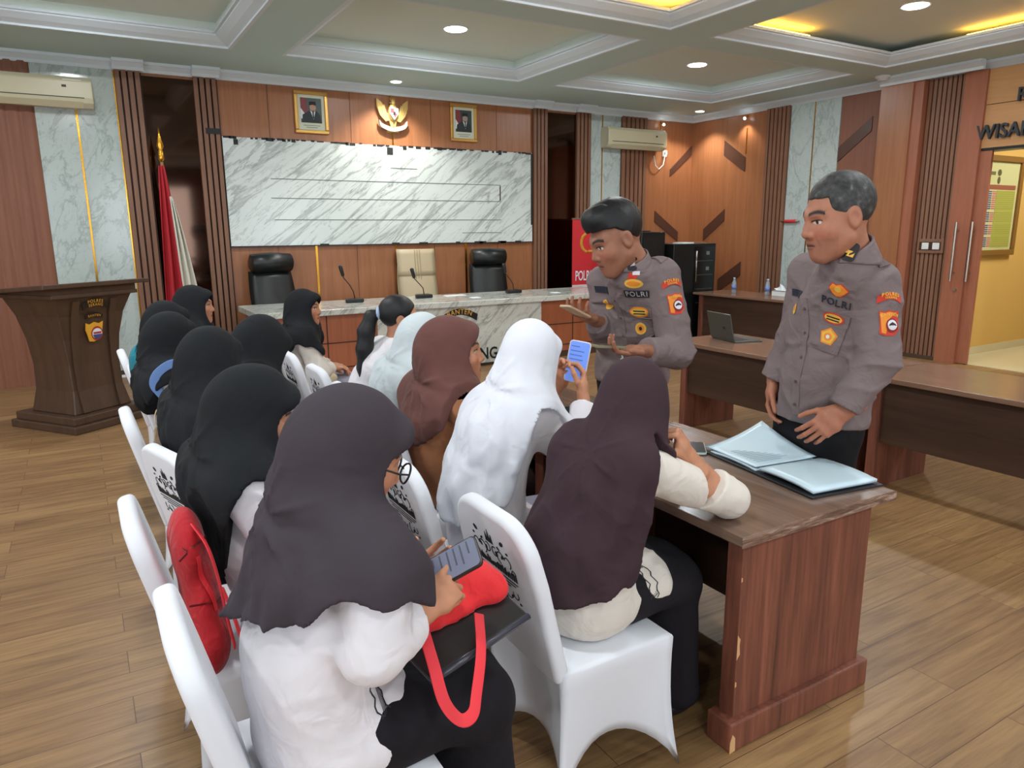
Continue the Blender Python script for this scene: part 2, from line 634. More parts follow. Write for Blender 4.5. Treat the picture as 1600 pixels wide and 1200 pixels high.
# ---- coffered ceiling
CX = [(-4.3, -1.7), (-1.25, 1.58), (2.08, 4.98), (5.46, 8.28)]
CY = [(-3.2, -0.3), (0.15, 2.55), (2.98, 5.46), (5.80, 8.16)]
ce = structure("ceiling")
mb = MB()
xe = [X0 - .2] + [q for w in CX for q in w] + [XR + .2]
ye = [Y0 - .2] + [q for w in CY for q in w] + [YB + .2]
for i in range(len(xe) - 1):
    for j in range(len(ye) - 1):
        if i % 2 == 1 and j % 2 == 1:
            continue
        mb.box(xe[i], xe[i + 1], ye[j], ye[j + 1], ZS, ZS + .03)
mb.build("soffit", M["soffit"], ce)
MB().box(X0 - .2, XR + .2, Y0 - .2, YB + .2, ZC, ZC + .06).build("recess", M["ceil"], ce)
PROF = [(0.0, 0.0), (0.035, 0.0), (0.035, 0.018), (0.10, 0.045), (0.16, 0.085), (0.16, 0.10), (0.185, 0.10), (0.185, 0.125), (0.0, 0.125)]
tn = 0
for cx0, cx1 in CX:
    for cy0, cy1 in CY:
        tn += 1
        v, f = [], []
        n = len(PROF)
        for (sx, sy) in ((0, 0), (1, 0), (1, 1), (0, 1)):
            for ins, dz in PROF:
                v.append(((cx0 + ins) if sx == 0 else (cx1 - ins), (cy0 + ins) if sy == 0 else (cy1 - ins), ZS + dz))
        for c in range(4):
            for k in range(n):
                a, b = c * n + k, c * n + (k + 1) % n
                d, e = ((c + 1) % 4) * n + k, ((c + 1) % 4) * n + (k + 1) % n
                f.append((a, d, e, b))
        tag(mesh("trim_%d" % tn, v, f, M["mould"]), kind="structure")
        if cy0 > 5 or cy0 < 2 or cx0 < 2:
            # closed riser behind the lip (the lit coffers keep their open light cove)
            mb = MB()
            a = .15
            mb.box(cx0 + a - .02, cx0 + a, cy0 + a, cy1 - a, ZS + .10, ZC)
            mb.box(cx1 - a, cx1 - a + .02, cy0 + a, cy1 - a, ZS + .10, ZC)
            mb.box(cx0 + a, cx1 - a, cy0 + a - .02, cy0 + a, ZS + .10, ZC)
            mb.box(cx0 + a, cx1 - a, cy1 - a, cy1 - a + .02, ZS + .10, ZC)
            mb.build("coffer_riser", M["ceil"], ce)
# cornices
tn += 1
cp = [(0, 0), (0.0, -.10), (.03, -.10), (.04, -.07), (.085, -.03), (.10, -.03), (.10, 0)]
mb = MB()
mb.prism([(-p[0], p[1]) for p in cp], (X0, YB, ZS), (0, 1, 0), (0, 0, 1), (XR - X0, 0, 0))
mb.prism([(-p[0], p[1]) for p in cp], (XR, Y0, ZS), (1, 0, 0), (0, 0, 1), (0, YB - Y0, 0))
for x0, x1, d in ((0.55, 0.85, .07), (1.33, 1.62, .07), (5.82, 6.11, .07), (6.58, 6.89, .07)):
    mb.prism([(-p[0] - d, p[1]) for p in cp] , (x0, YB, ZS), (0, 1, 0), (0, 0, 1), (x1 - x0, 0, 0))
mb.prism([(-p[0] - .16, p[1]) for p in cp], (XR, 4.62, ZS), (1, 0, 0), (0, 0, 1), (0, 1.21, 0))
tag(mb.build("trim_%d" % tn, M["mould"]), kind="structure")

# ---- the next room seen through the doorway
nr = structure("wall_corridor")
MB().box(XR + .18, 11.2, 4.86, 5.0, 0, 3.4).build("wall_base", M["yellow_wall"], nr)
MB().box(XR + .18, 11.2, 4.845, 4.86, 0, .10).build("skirting", M["tile"], nr)
MB().box(11.9, 12.1, 1.0, 6.0, 0, 3.4).build("far_wall", M["wood_dark"], nr)
MB().box(XR + .18, 12.1, 1.0, 1.1, 0, 3.4).build("side_wall", M["yellow_wall"], nr)
MB().box(XR + .18, 12.1, 1.0, 6.0, 3.4, 3.5).build("corridor_ceiling", M["ceil"], nr)
MB().box(XR + .18, 12.1, 5.9, 6.0, 0, 3.4).build("end_wall", M["yellow_wall"], nr)
tag(MB().box(XR, 12.1, 1.0, 6.0, -.10, .006).build("floor_corridor", M["tile"]), kind="structure")
# ================================================================ fixtures on walls and ceiling
lamp_i = 0
for cx0, cx1 in CX:
    for cy0, cy1 in CY:
        x, y = (cx0 + cx1) / 2, (cy0 + cy1) / 2
        far = cy0 > 5
        pos = "above the far coffers" if far else "in the coffer nearer the camera"
        nm = {(2, 3): "recessed round ceiling light in the coffer before the two portraits",
              (3, 3): "recessed round ceiling light in the coffer near the wall-mounted air conditioner",
              (3, 2): "recessed round ceiling light in the warm glowing coffer by the doorway"}.get((CX.index((cx0, cx1)), CY.index((cy0, cy1))), "recessed round ceiling light outside the picture")
        t = thing("ceiling_light", nm, "ceiling light", (x + .03, y + .08, ZC), 0, "round lights recessed in the coffers")
        MB().lathe([(.105, -.012), (.11, -.006), (.11, 0)], n=28).build("lamp_disc", M["lamp"], t)
        MB().lathe([(.11, -.004), (.128, -.008), (.128, 0), (.11, 0)], n=28).build("trim_ring", M["white"], t)
for x, y, l in ((3.62, 8.83, "small round downlight in the soffit above the winged emblem"), (8.62, 8.72, "small round downlight in the soffit at the room corner"), (7.05, 8.83, "small round downlight in the soffit before the pale marble strip"), (0.25, 8.83, "small round downlight in the soffit over the lectern")):
    if x in (7.05, 0.25):
        continue
    t = thing("downlight", l, "ceiling light", (x, y, ZS), 0, "small downlights along the soffit")
    MB().lathe([(.062, -.008), (.066, 0)], n=20).build("lamp_disc", M["spot"], t)
    MB().lathe([(.066, -.004), (.078, -.006), (.078, 0), (.066, 0)], n=20).build("trim_ring", M["white"], t)
for (x, y, dx, dy, l) in ((8.27, YB, 0, -1, "tiny spotlight fixed above the right-hand air conditioner"), (XR, 8.07, -1, 0, "tiny spotlight on the side wall near the corner")):
    t = thing("wall_spotlight", l, "spotlight", (x, y, 3.27), 0)
    p0, p1 = np.array((0, 0, 0.0)), np.array((dx * .05, dy * .05, -.01))
    MB().tube([p0, p1, p1 + np.array((dx * .02, dy * .02, -.05))], .012, 8).build("bracket", M["gold"], t)
    MB().ell(p1 + np.array((dx * .025, dy * .025, -.03)), (.02, .02, .02), 10, 6).build("bulb", M["spot"], t)
t = thing("smoke_detector", "white round smoke detector on the soffit above the pilaster", "smoke detector", (8.66, 5.72, ZS))
MB().lathe([(.03, -.055), (.055, -.05), (.06, -.03), (.085, -.02), (.09, 0)], n=24).build("body", M["white"], t, True)

# warm LED ropes lying on the coffer ledges
for (x0, y0, x1, y1, l) in ((2.3, 5.36, 4.86, 5.36, "warm LED rope on the far ledge of the nearer middle coffer"), (4.87, 3.6, 4.87, 5.34, "warm LED rope on the right ledge of the nearer middle coffer"),
                            (5.65, 5.32, 6.75, 5.32, "warm LED rope on the far ledge of the coffer by the doorway"), (8.17, 3.1, 8.17, 4.5, "warm LED rope on the wall-side ledge of the coffer by the doorway")):
    t = thing("led_rope", l, "light strip", ((x0 + x1) / 2, (y0 + y1) / 2, ZS + .126))
    MB().tube([(x0 - (x0 + x1) / 2, y0 - (y0 + y1) / 2, .011), (x1 - (x0 + x1) / 2, y1 - (y0 + y1) / 2, .011)], .011, 8).build("rope", M["led"], t)


# air conditioners
def aircon(x0, x1, z0, z1, l):
    t = thing("air_conditioner", l, "air conditioner", ((x0 + x1) / 2, YB - .02, z0))
    w, h, d = (x1 - x0) / 2, z1 - z0, .20
    pr = [(0, 0), (-d * .7, 0), (-d * .95, h * .14), (-d, h * .3), (-d, h * .85), (-d * .8, h), (0, h)]
    bevel(MB().prism(pr, (-w, 0, 0), (0, 1, 0), (0, 0, 1), (2 * w, 0, 0)).build("shell", M["ac"], t), .012)
    mb = MB()
    mb.prism([(-d * .72, .004), (-d * .97, h * .16), (-d * .985, h * .17), (-d * .73, -.006)], (-w * .86, 0, 0), (0, 1, 0), (0, 0, 1), (2 * w * .86, 0, 0))
    mb.build("louvre", M["ac"], t)
    MB().box(-w * .88, w * .88, -d - .003, -d + .01, h * .285, h * .315).build("vent_slot", M["ac_dark"], t)
    MB().box(w * .62, w * .86, -d - .003, -d + .004, h * .86, h * .885).build("display_strip", M["white"], t)
    MB().box(w * .6, w * .66, -d - .003, -d + .004, h * .62, h * .70).build("emblem_plate", M["ac_dark"], t)
    return t


aircon(-1.02, .345, 2.875, 3.17, "cream air conditioner high on the wall over the lectern")
t = aircon(7.06, 8.22, 2.82, 3.12, "cream air conditioner mounted above the slatted strip near the corner")
o = thing("power_socket", "white socket with a plug beside the corner air conditioner", "socket", (8.36, YB, 2.80))
bevel(MB().box(-.045, .045, -.03, 0, -.05, .05).build("plate", M["white"], o), .006)
MB().box(-.02, .02, -.06, -.03, -.02, .02).build("plug", M["white"], o)
pts = [(-.02, -.05, -.03), (-.05, -.05, -.18), (-.14, -.05, -.25), (-.22, -.06, -.2), (-.26, -.06, -.05)]
MB().tube(pts, .008, 8).build("cord", M["white"], o, True)
pts = [(-.04, -.03, .05), (-.02, -.03, .2), (-.07, -.03, .3), (-.12, -.04, .38)]
MB().tube(pts, .005, 8).build("cable", M["black"], o, True)

# the marble display board with its torn tape edge
t = thing("display_board", "wide white marbled board with black tape scraps above the dais", "board", (3.70, YB - .012, 1.44))
MB().box(-2.10, 2.11, -.035, -.002, 0, 1.245).build("panel", M["marble_board"], t)
class TS:
    def box(self, *a):
        MB().box(*a).build("tape_scrap", M["tape"], t)
        return self


mb = TS()
for i in range(70):
    x = -2.1 + i * .06 + RND.uniform(0, .02)
    if RND.random() < .62:
        mb.box(x, x + RND.uniform(.03, .09), -.038, -.036, 1.245 - RND.uniform(.004, .028), 1.245 + RND.uniform(.002, .012))
for x, z, w, h in ((-1.98, 1.16, .05, .06), (-.10, 1.13, .08, .09), (.12, 1.2, .05, .05), (1.55, 1.2, .05, .06)):
    mb.box(x, x + w, -.039, -.036, z, z + h)
mb.box(2.085, 2.115, -.039, -.036, .24, 1.24).box(1.565, 1.58, -.039, -.036, .58, .78)
for i in range(9):
    x = RND.uniform(-1.8, 1.9)
    mb.box(x, x + RND.uniform(.05, .14), -.039, -.036, -.012, .018)
mb.box(-2.27, -2.11, -.05, -.046, 1.262, 1.325)
MB().box(-2.11, 2.11, -.037, -.03, -.008, .004).build("lower_edge", M["tape"], t)
mb = MB()
for x0, x1, z in ((-.06, .31, .965), (-1.59, 1.58, .79), (-1.60, 1.58, .565), (-1.58, 1.59, .31), (.96, 1.58, .135)):
    mb.box(x0, x1, -.0372, -.035, z - .004, z + .004)
mb.box(1.574, 1.58, -.0372, -.035, .565, .79)
mb.build("ruled_lines", M["line"], t)
# framed portraits: generic sitters
def portrait(x0, x1, z0, z1, face, l, tie):
    w, h = x1 - x0, z1 - z0
    t = thing("framed_portrait", l, "portrait", ((x0 + x1) / 2, YB, z0))
    fw = .042
    mb = MB()
    for a, b, c, d in ((-w / 2, w / 2, 0, fw), (-w / 2, w / 2, h - fw, h), (-w / 2, -w / 2 + fw, fw, h - fw), (w / 2 - fw, w / 2, fw, h - fw)):
        mb.box(a, b, -.035, -.004, c, d)
    bevel(mb.build("frame", plain("gilt_frame", (206, 160, 84), .35, .6), t), .008)
    iw, ih = w / 2 - fw, h - fw
    MB().box(-iw, iw, -.016, -.004, fw, ih).build("mount", plain("portrait_mount", (214, 218, 196), .6), t)
    a = .036
    px0, px1, pz0, pz1 = -iw + a, iw - a, fw + .085, ih - a
    ph = MB().box(px0, px1, -.019, -.016, pz0, pz1).build("photograph", plain("photo_ground", (52, 70, 66), .4), t)
    mb = MB()
    mb.prism([(px0, pz1), (px0 + .07, pz1), (px0 + .085, pz1 - .14), (px0 + .06, pz1 - .20), (px0, pz1 - .12)], (0, -.0195, 0), (1, 0, 0), (0, 0, 1), (0, -.001, 0), 0)
    mb.prism([(px0, pz1 - .12), (px0 + .06, pz1 - .20), (px0 + .04, pz1 - .25), (px0, pz1 - .24)], (0, -.0195, 0), (1, 0, 0), (0, 0, 1), (0, -.001, 0), 1)
    mb.build("printed_flag", [plain("photo_red", (132, 56, 60), .5), M["paper"]], ph)
    cx = (px0 + px1) / 2 + .02
    W2 = min(cx - px0, px1 - cx)
    mb = MB()
    zc = pz0 + (pz1 - pz0) * .63
    mb.prism([(px0 + .01, pz0), (px1 - .01, pz0), (px1 - .02, pz0 + .09), (cx + .05, pz0 + .135), (cx, pz0 + .15), (cx - .05, pz0 + .135), (px0 + .02, pz0 + .09)], (0, -.021, 0), (1, 0, 0), (0, 0, 1), (0, -.001, 0), 0)
    mb.prism([(cx - .035, pz0 + .14), (cx + .03, pz0 + .14), (cx + .005, pz0 + .04)], (0, -.0225, 0), (1, 0, 0), (0, 0, 1), (0, -.001, 0), 1)
    mb.prism([(cx - .008, pz0 + .13), (cx + .008, pz0 + .13), (cx + .01, pz0 + .05), (cx - .004, pz0 + .05)], (0, -.0240, 0), (1, 0, 0), (0, 0, 1), (0, -.001, 0), 2)
    mb.prism([(cx + .045 * math.cos(q) * .85, zc + .055 * math.sin(q)) for q in np.linspace(0, 2 * PI, 18, endpoint=False)], (0, -.0225, 0), (1, 0, 0), (0, 0, 1), (0, -.001, 0), 3)
    mb.prism([(cx - .042, zc + .02), (cx - .038, zc + .065), (cx + .038, zc + .065), (cx + .042, zc + .02), (cx, zc + .03)], (0, -.0238, 0), (1, 0, 0), (0, 0, 1), (0, -.001, 0), 4)
    mb.build("sitter", [plain("suit", (44, 52, 54), .6), M["paper"], plain("tie", tie, .6), plain("photo_face", face, .6), plain("cap", (24, 28, 28), .6)], ph)
    mb = MB()
    for k, ww in enumerate((.8, .55)):
        mb.box(px0 + (1 - ww) * (px1 - px0) / 2, px1 - (1 - ww) * (px1 - px0) / 2, -.0175, -.016, pz0 - .035 - .022 * k, pz0 - .029 - .022 * k)
    mb.build("caption_bars", M["line"], t)


portrait(2.452, 2.862, 2.775, 3.265, (190, 150, 128), "gilt framed portrait of a suited man, hanging left of the emblem", (40, 40, 44))
portrait(4.530, 4.930, 2.79, 3.275, (170, 150, 138), "gilt framed portrait of a suited man, hanging right of the emblem", (30, 34, 36))

# winged wall emblem
t = thing("wall_emblem", "gilded winged emblem with shield and ribbon between the portraits", "emblem", (3.70, YB, 2.88))
eg, ew = plain("emblem_gilt", (222, 188, 116), .35, .5), plain("emblem_cream", (232, 226, 204), .5)
mb = MB()
wing = [(.03, .12), (.10, .10), (.17, .17), (.21, .27), (.215, .37), (.15, .33), (.11, .27), (.08, .2), (.05, .2)]
for s in (1, -1):
    mb.prism([(s * x, z) for x, z in wing][::s], (0, -.045, 0), (1, 0, 0), (0, 0, 1), (0, .03, 0))
    for k in range(4):
        mb.prism([(s * (.07 + .035 * k), .14 + .02 * k), (s * (.085 + .035 * k), .15 + .02 * k), (s * (.12 + .03 * k), .30 + .02 * k), (s * (.11 + .03 * k), .30 + .02 * k)][::s], (0, -.05, 0), (1, 0, 0), (0, 0, 1), (0, .01, 0))
mb.build("wings", eg, t)
mb = MB()
mb.ell((0, -.05, .21), (.065, .035, .11), 16, 10)
mb.ell((0, -.06, .325), (.03, .03, .038), 12, 8)
mb.prism([(-.025, .335), (-.055, .322), (-.022, .315)], (0, -.065, 0), (1, 0, 0), (0, 0, 1), (0, .02, 0))
for x in (-.02, 0, .02):
    mb.prism([(x - .008, .35), (x + .008, .35), (x * 1.6, .385)], (0, -.06, 0), (1, 0, 0), (0, 0, 1), (0, .01, 0))
mb.prism([(-.05, .11), (.05, .11), (.03, .03), (0, .045), (-.03, .03)], (0, -.045, 0), (1, 0, 0), (0, 0, 1), (0, .025, 0))
mb.build("bird_body", eg, t, False)
mb = MB()
sh = [(-.055, .26), (.055, .26), (.055, .19), (0, .12), (-.055, .19)]
mb.prism(sh, (0, -.095, 0), (1, 0, 0), (0, 0, 1), (0, .02, 0), 0)
mb.prism([(-.05, .255), (0, .255), (0, .2), (-.05, .2)], (0, -.097, 0), (1, 0, 0), (0, 0, 1), (0, .002, 0), 1)
mb.prism([(0, .195), (.048, .195), (0, .13)], (0, -.097, 0), (1, 0, 0), (0, 0, 1), (0, .002, 0), 1)
mb.prism([(-.018, .215), (.018, .215), (.018, .18), (0, .165), (-.018, .18)], (0, -.099, 0), (1, 0, 0), (0, 0, 1), (0, .002, 0), 2)
mb.build("shield", [M["paper"], M["red"], M["black"]], t)
mb = MB()
N = 14
rib = [(-.19 + .38 * k / N, .035 - .055 * math.sin(PI * k / N) + (.03 if k in (0, N) else 0)) for k in range(N + 1)]
mb.prism(rib + [(x, z + .05) for x, z in rib[::-1]], (0, -.06, 0), (1, 0, 0), (0, 0, 1), (0, .03, 0))
mb.build("ribbon", ew, t)
MB().box(-.08, .08, -.03, -.004, -.03, -.012).build("foot_bracket", eg, t)

# door, handles, switches, lettering, chart
dr = structure("door_1")
bevel(MB().box(XR - .045, XR + .0, 4.50, 4.625, 0.01, DZ - .03).build("door_leaf", M["wood_door"], dr), .004)
mb = MB()
for y, x in ((4.585, XR - .11), (4.74, XR - .155)):
    mb.tube([(x, y, .98), (x, y, 1.66)], .014, 10)
    for z in (1.08, 1.56):
        mb.tube([(x, y, z), (XR - .04 if y < 4.7 else XR - .09, y, z)], .010, 8)
mb.build("door_handle", M["chrome"], dr)
MB().lathe([(.018, 0), (.018, .02)], (0, 0, 0), 12, 0, 0).build("lock", M["chrome"], dr).location = (XR - .11, 4.70, .88)

t = thing("switch_plate", "pair of white light switches recessed in the slatted wall by the door", "light switch", (XR - .062, 5.06, 1.38))
bevel(MB().box(-.02, 0, -.16, .16, -.085, .085).build("box", M["wood_slat"], t), .004)
MB().box(-.022, -.02, -.13, .13, -.05, .05).build("recess", M["dark_gap"], t)
for y in (-.075, .055):
    bevel(MB().box(-.032, -.02, y - .042, y + .042, -.04, .04).build("switch", M["white"], t), .008)
t = thing("wall_clip", "small red and steel clip on the narrow marble strip", "clip", (XR - .022, 7.14, 1.705))
MB().tube([(-.03, -.15, 0), (-.03, .15, 0)], .016, 8).build("bar", M["chrome"], t, True)
MB().tube([(-.032, -.10, 0), (-.032, .08, 0)], .024, 10).build("grip", M["red"], t, True)

lt = thing("wall_lettering", "raised black letters on the wooden fascia above the doorway", "lettering", (XR - .05, 4.30, 2.6))
mb = MB()
M["letter"] = plain("letter_face", (40, 50, 56), .4)
text_mb(mb, "WISAKS", (-.045, .365 - .32, -.035), (0, -1, 0), (0, 0, 1), .215, 0, 1.0, .012, .86, (.04, 0, 0))
mb.build("lower_word", M["letter"], lt)
mb = MB()
text_mb(mb, "R", (-.045, -.055, .325), (0, -1, 0), (0, 0, 1), .20, 0, 1.0, .012, .9, (.04, 0, 0))
mb.build("upper_letter", M["letter"], lt)

t = thing("framed_chart", "framed yellow duty chart with coloured columns on the corridor wall", "chart", (9.85, 4.845, 1.25))
mb = MB()
for a, b, c, d in ((-.6, .52, 0, .07), (-.6, .52, 1.13, 1.2), (-.6, -.53, .07, 1.13), (.45, .52, .07, 1.13)):
    mb.box(a, b, -.04, 0, c, d)
bevel(mb.build("frame", plain("chart_frame", (132, 98, 44), .5), t), .006)
MB().box(-.53, .45, -.012, 0, .07, 1.13).build("sheet", plain("chart_sheet", (196, 200, 150), .5), t)
mb = MB()
mb.box(-.53, .40, -.0145, -.012, .80, .855, 0)
mb.box(-.53, -.40, -.0145, -.012, .10, .79, 1).box(-.04, .40, -.0145, -.012, .10, .79, 2)
for k in range(27):
    if k in (9, 15, 21):
        continue
    z = .775 - k * .0252
    for i, (a, b) in enumerate(((-.38, -.27), (-.255, -.145), (-.13, -.05))):
        mb.box(a, b, -.0145, -.012, z - .009, z + .006, 3 + i)
    mb.box(-.04, .40, -.0155, -.0145, z - .002, z, 6)
mb.ell((-.02, -.015, 1.0), (.045, .002, .04), 12, 6, 7).ell((-.02, -.015, .91), (.035, .002, .045), 12, 6, 7)
for k, w in enumerate((.36, .2)):
    mb.box(-.47, -.47 + w, -.0145, -.012, .97 - k * .09, 1.01 - k * .09, 6)
cc = [(150, 92, 70), (206, 186, 84), (168, 172, 84), (60, 110, 90), (70, 84, 140), (190, 110, 110), (110, 112, 74), (96, 92, 60)]
mb.build("printed_table", [plain("chart_ink_%s" % "abcdefgh"[i], q, .5) for i, q in enumerate(cc)], t)

# ================================================================ dais desk and what stands on it
dk = thing("dais_desk", "long marble-topped dais desk with orange wood panels", "desk", (3.9, 8.0, 0))
DX0, DX1 = 1.50 - 3.9, 6.25 - 3.9
fy = 7.60 - 8.0


def bx(name, x0, x1, y0, y1, z0, z1, m, par, bev=None):
    o = MB().box(x0, x1, y0, y1, z0, z1).build(name, m, par)
    return bevel(o, bev) if bev else o


bx("desk_top", DX0, DX1, fy - .06, fy + .93, .735, .80, M["marble_bench"], dk, .006)
bx("wood_front", DX0 + .08, 2.78 - 3.9, fy, fy + .03, .08, .735, M["wood_bench"], dk)
bx("wood_front", 4.93 - 3.9, DX1 - .08, fy, fy + .03, .08, .735, M["wood_bench"], dk)
bx("marble_front", 2.78 - 3.9, 4.93 - 3.9, fy - .025, fy + .03, .04, .735, M["marble_bench"], dk)
bx("side_panel", DX0 + .06, DX0 + .09, fy, fy + .85, .08, .735, M["wood_bench"], dk)
bx("side_panel", DX1 - .09, DX1 - .06, fy, fy + .85, .08, .735, M["wood_bench"], dk)
bx("plinth", DX0 + .1, DX1 - .1, fy + .01, fy + .8, 0, .08, M["skirt_dark"], dk)
for x0, x1, xs_2 in ((1.60, 2.78, (1.86, 2.22)), (4.93, 6.15, (5.43, 5.9))):
    mb = MB()
    for x in xs_2:
        mb.box(x - 3.9 - .006, x - 3.9 + .006, fy - .003, fy, .09, .735)
    for z in (.43, .16):
        mb.box(x0 - 3.9, x1 - 3.9, fy - .003, fy, z - .006, z + .006)
    mb.build("panel_grooves", M["dark_gap"], dk)
emb = MB()
N = 12
arc = [(-.24 + .48 * k / N, .0 + .08 * math.sin(PI * k / N)) for k in range(N + 1)]
emb.prism(arc + [(x * .93, z - .075) for x, z in arc[::-1]], (3.79 - 3.9, fy - .028, .635), (1, 0, 0), (0, 0, 1), (0, .004, 0), 0)
text_mb(emb, "BANTEN", (3.79 - 3.9, fy - .0285, .65), (1, 0, 0), (0, 0, 1), .085, 1, 1.1, .004, .9, None, .42)
emb.build("arched_nameplate", [M["black"], plain("nameplate_yellow", (224, 170, 60), .5)], dk)
emb = MB()
emb.ell((3.79 - 3.9, fy - .03, .45), (.13, .012, .15), 20, 8, 0).ell((3.79 - 3.9, fy - .036, .43), (.08, .012, .08), 16, 8, 1)
emb.build("round_crest", [plain("crest_gold", (214, 160, 50), .5), M["paper"]], dk, True)
emb = MB()
text_mb(emb, "SERANG", (3.98 - 3.9, fy - .032, .085), (1, 0, 0), (0, 0, 1), .20, 0, 1.05, .014, .82, (0, .01, 0))
emb.build("front_lettering", M["black"], dk)

for x, y, h, rz, l in ((2.70, 8.16, .36, .5, "goose-neck microphone before the left black office chair"), (3.60, 8.22, .30, .4, "goose-neck microphone in front of the beige chair"), (4.86, 8.18, .32, .6, "goose-neck microphone before the right black office chair")):
    t = thing("desk_microphone", l, "microphone", (x, y, .80), 0, "goose-neck microphones on the dais desk")
    bevel(MB().prism([(-.10, -.07), (.12, -.07), (.12, .07), (-.06, .07)], (0, 0, 0), (1, 0, 0), (0, 1, 0), (0, 0, .045)).build("base", M["black"], t), .012)
    MB().box(.03, .10, -.072, -.069, .008, .035).build("button_panel", M["rack"], t)
    pts = [(0.03, 0, .04), (.02, 0, .12), (-.02, 0, h * .55), (-.09, 0, h * .8), (-.11, -.01, h)]
    MB().tube(pts, .006, 8).build("goose_neck", M["black"], t, True)
    a, b = np.array(pts[-2]), np.array(pts[-1])
    d = (b - a) / np.linalg.norm(b - a)
    MB().tube([b - d * .06, b - d * .05, b + d * .06, b + d * .07], [.012, .02, .024, .012], 10).build("head", M["black"], t, True)
for x, y, w, d, l in ((3.02, 7.84, .12, .06, "white tissue pack on the dais desk"), (4.08, 8.28, .28, .12, "white paper sheets lying on the dais desk"), (4.16, 7.88, .11, .10, "small white paper note at the dais desk edge"), (5.36, 7.9, .10, .10, "white paper note near the banner on the dais desk")):
    t = tag(MB().box(-w / 2, w / 2, -d / 2, d / 2, 0, .014 if "tissue" in l else .004).build("tissue_pack" if "tissue" in l else "paper_sheet", M["paper"]), l, "tissues" if "tissue" in l else "paper")
    t.location = (x, y, .80)


# office chairs behind the desk
def office_chair(x, y, rz, m, l, headroll=True, top=1.36):
    t = thing("office_chair", l, "chair", (x, y, 0), rz, "office chairs behind the dais desk")
    # the back faces the hall (-Y side is the sitter's front)
    def back(a, b):
        z = .52 + (top - .22 - .52) * b
        w = .25 + .02 * math.sin(PI * b)
        xx = (a * 2 - 1) * w
        return (xx, .20 + .13 * b - .05 * (1 - (2 * a - 1) ** 2), z)
    mb = MB()
    mb.grid(back, 9, 9)
    def back2(a, b):
        p = back(1 - a, b)
        return (p[0], p[1] + .07, p[2])
    mb.grid(back2, 9, 9)
    o = mb.build("backrest", m, t, True)
    s = o.modifiers.new("s", "SOLIDIFY")
    s.thickness = .03
    if headroll:
        mb = MB()
        hz = top - .12
        mb.tube([(-.245, .315, hz), (-.235, .315, hz), (0, .29, hz + .01), (.235, .315, hz), (.245, .315, hz)], [.08, .11, .12, .11, .08], 14)
        mb.build("head_cushion", m, t, True)
    else:
        mb = MB()
        mb.grid(lambda a, b: ((a * 2 - 1) * .27, .30 + .05 * b - .05 * (1 - (2 * a - 1) ** 2), top - .35 + .35 * b), 9, 6)
        o = mb.build("upper_back", m, t, True)
        s = o.modifiers.new("s", "SOLIDIFY")
        s.thickness = .05
        mb = MB()
        for xx in (-.035, 0, .035):
            mb.tube([(xx, .245, .7), (xx, .25, 1.0), (xx, .29, top - .01)], .006, 6)
        mb.build("back_seams", plain("beige_seam", (150, 134, 104), .6), t, True)
    bevel(MB().box(-.26, .26, -.28, .22, .42, .52).build("seat", m, t), .04)
    for s_ in (-1, 1):
        MB().tube([(s_ * .29, .18, .55), (s_ * .31, .1, .66), (s_ * .31, -.12, .70), (s_ * .29, -.2, .62), (s_ * .27, -.18, .47)], .022, 8).build("armrest", M["black"], t, True)
    MB().lathe([(.03, .10), (.03, .42)], n=12).build("gas_column", M["chrome"], t, True)
    for k in range(5):
        a = k * 2 * PI / 5
        c_, s2 = math.cos(a), math.sin(a)
        MB().tube([(0, 0, .12), (.28 * c_, .28 * s2, .075)], [.03, .018], 8).build("leg", M["black"], t, True)
        MB().lathe([(.03, -.012), (.033, 0), (.03, .012)], (.29 * c_, .29 * s2, .033), 12, 0, 0).build("caster", M["black"], t, True)
    return t


office_chair(2.06, 8.76, .15, M["black_soft"], "black leather office chair with rolled headrest, left behind the dais")
office_chair(3.90, 8.76, -.05, M["beige"], "beige high-back office chair behind the middle of the dais", False, 1.37)
office_chair(4.94, 8.73, -.15, M["black_soft"], "black leather office chair with rolled headrest, right of the beige chair", True, 1.36)


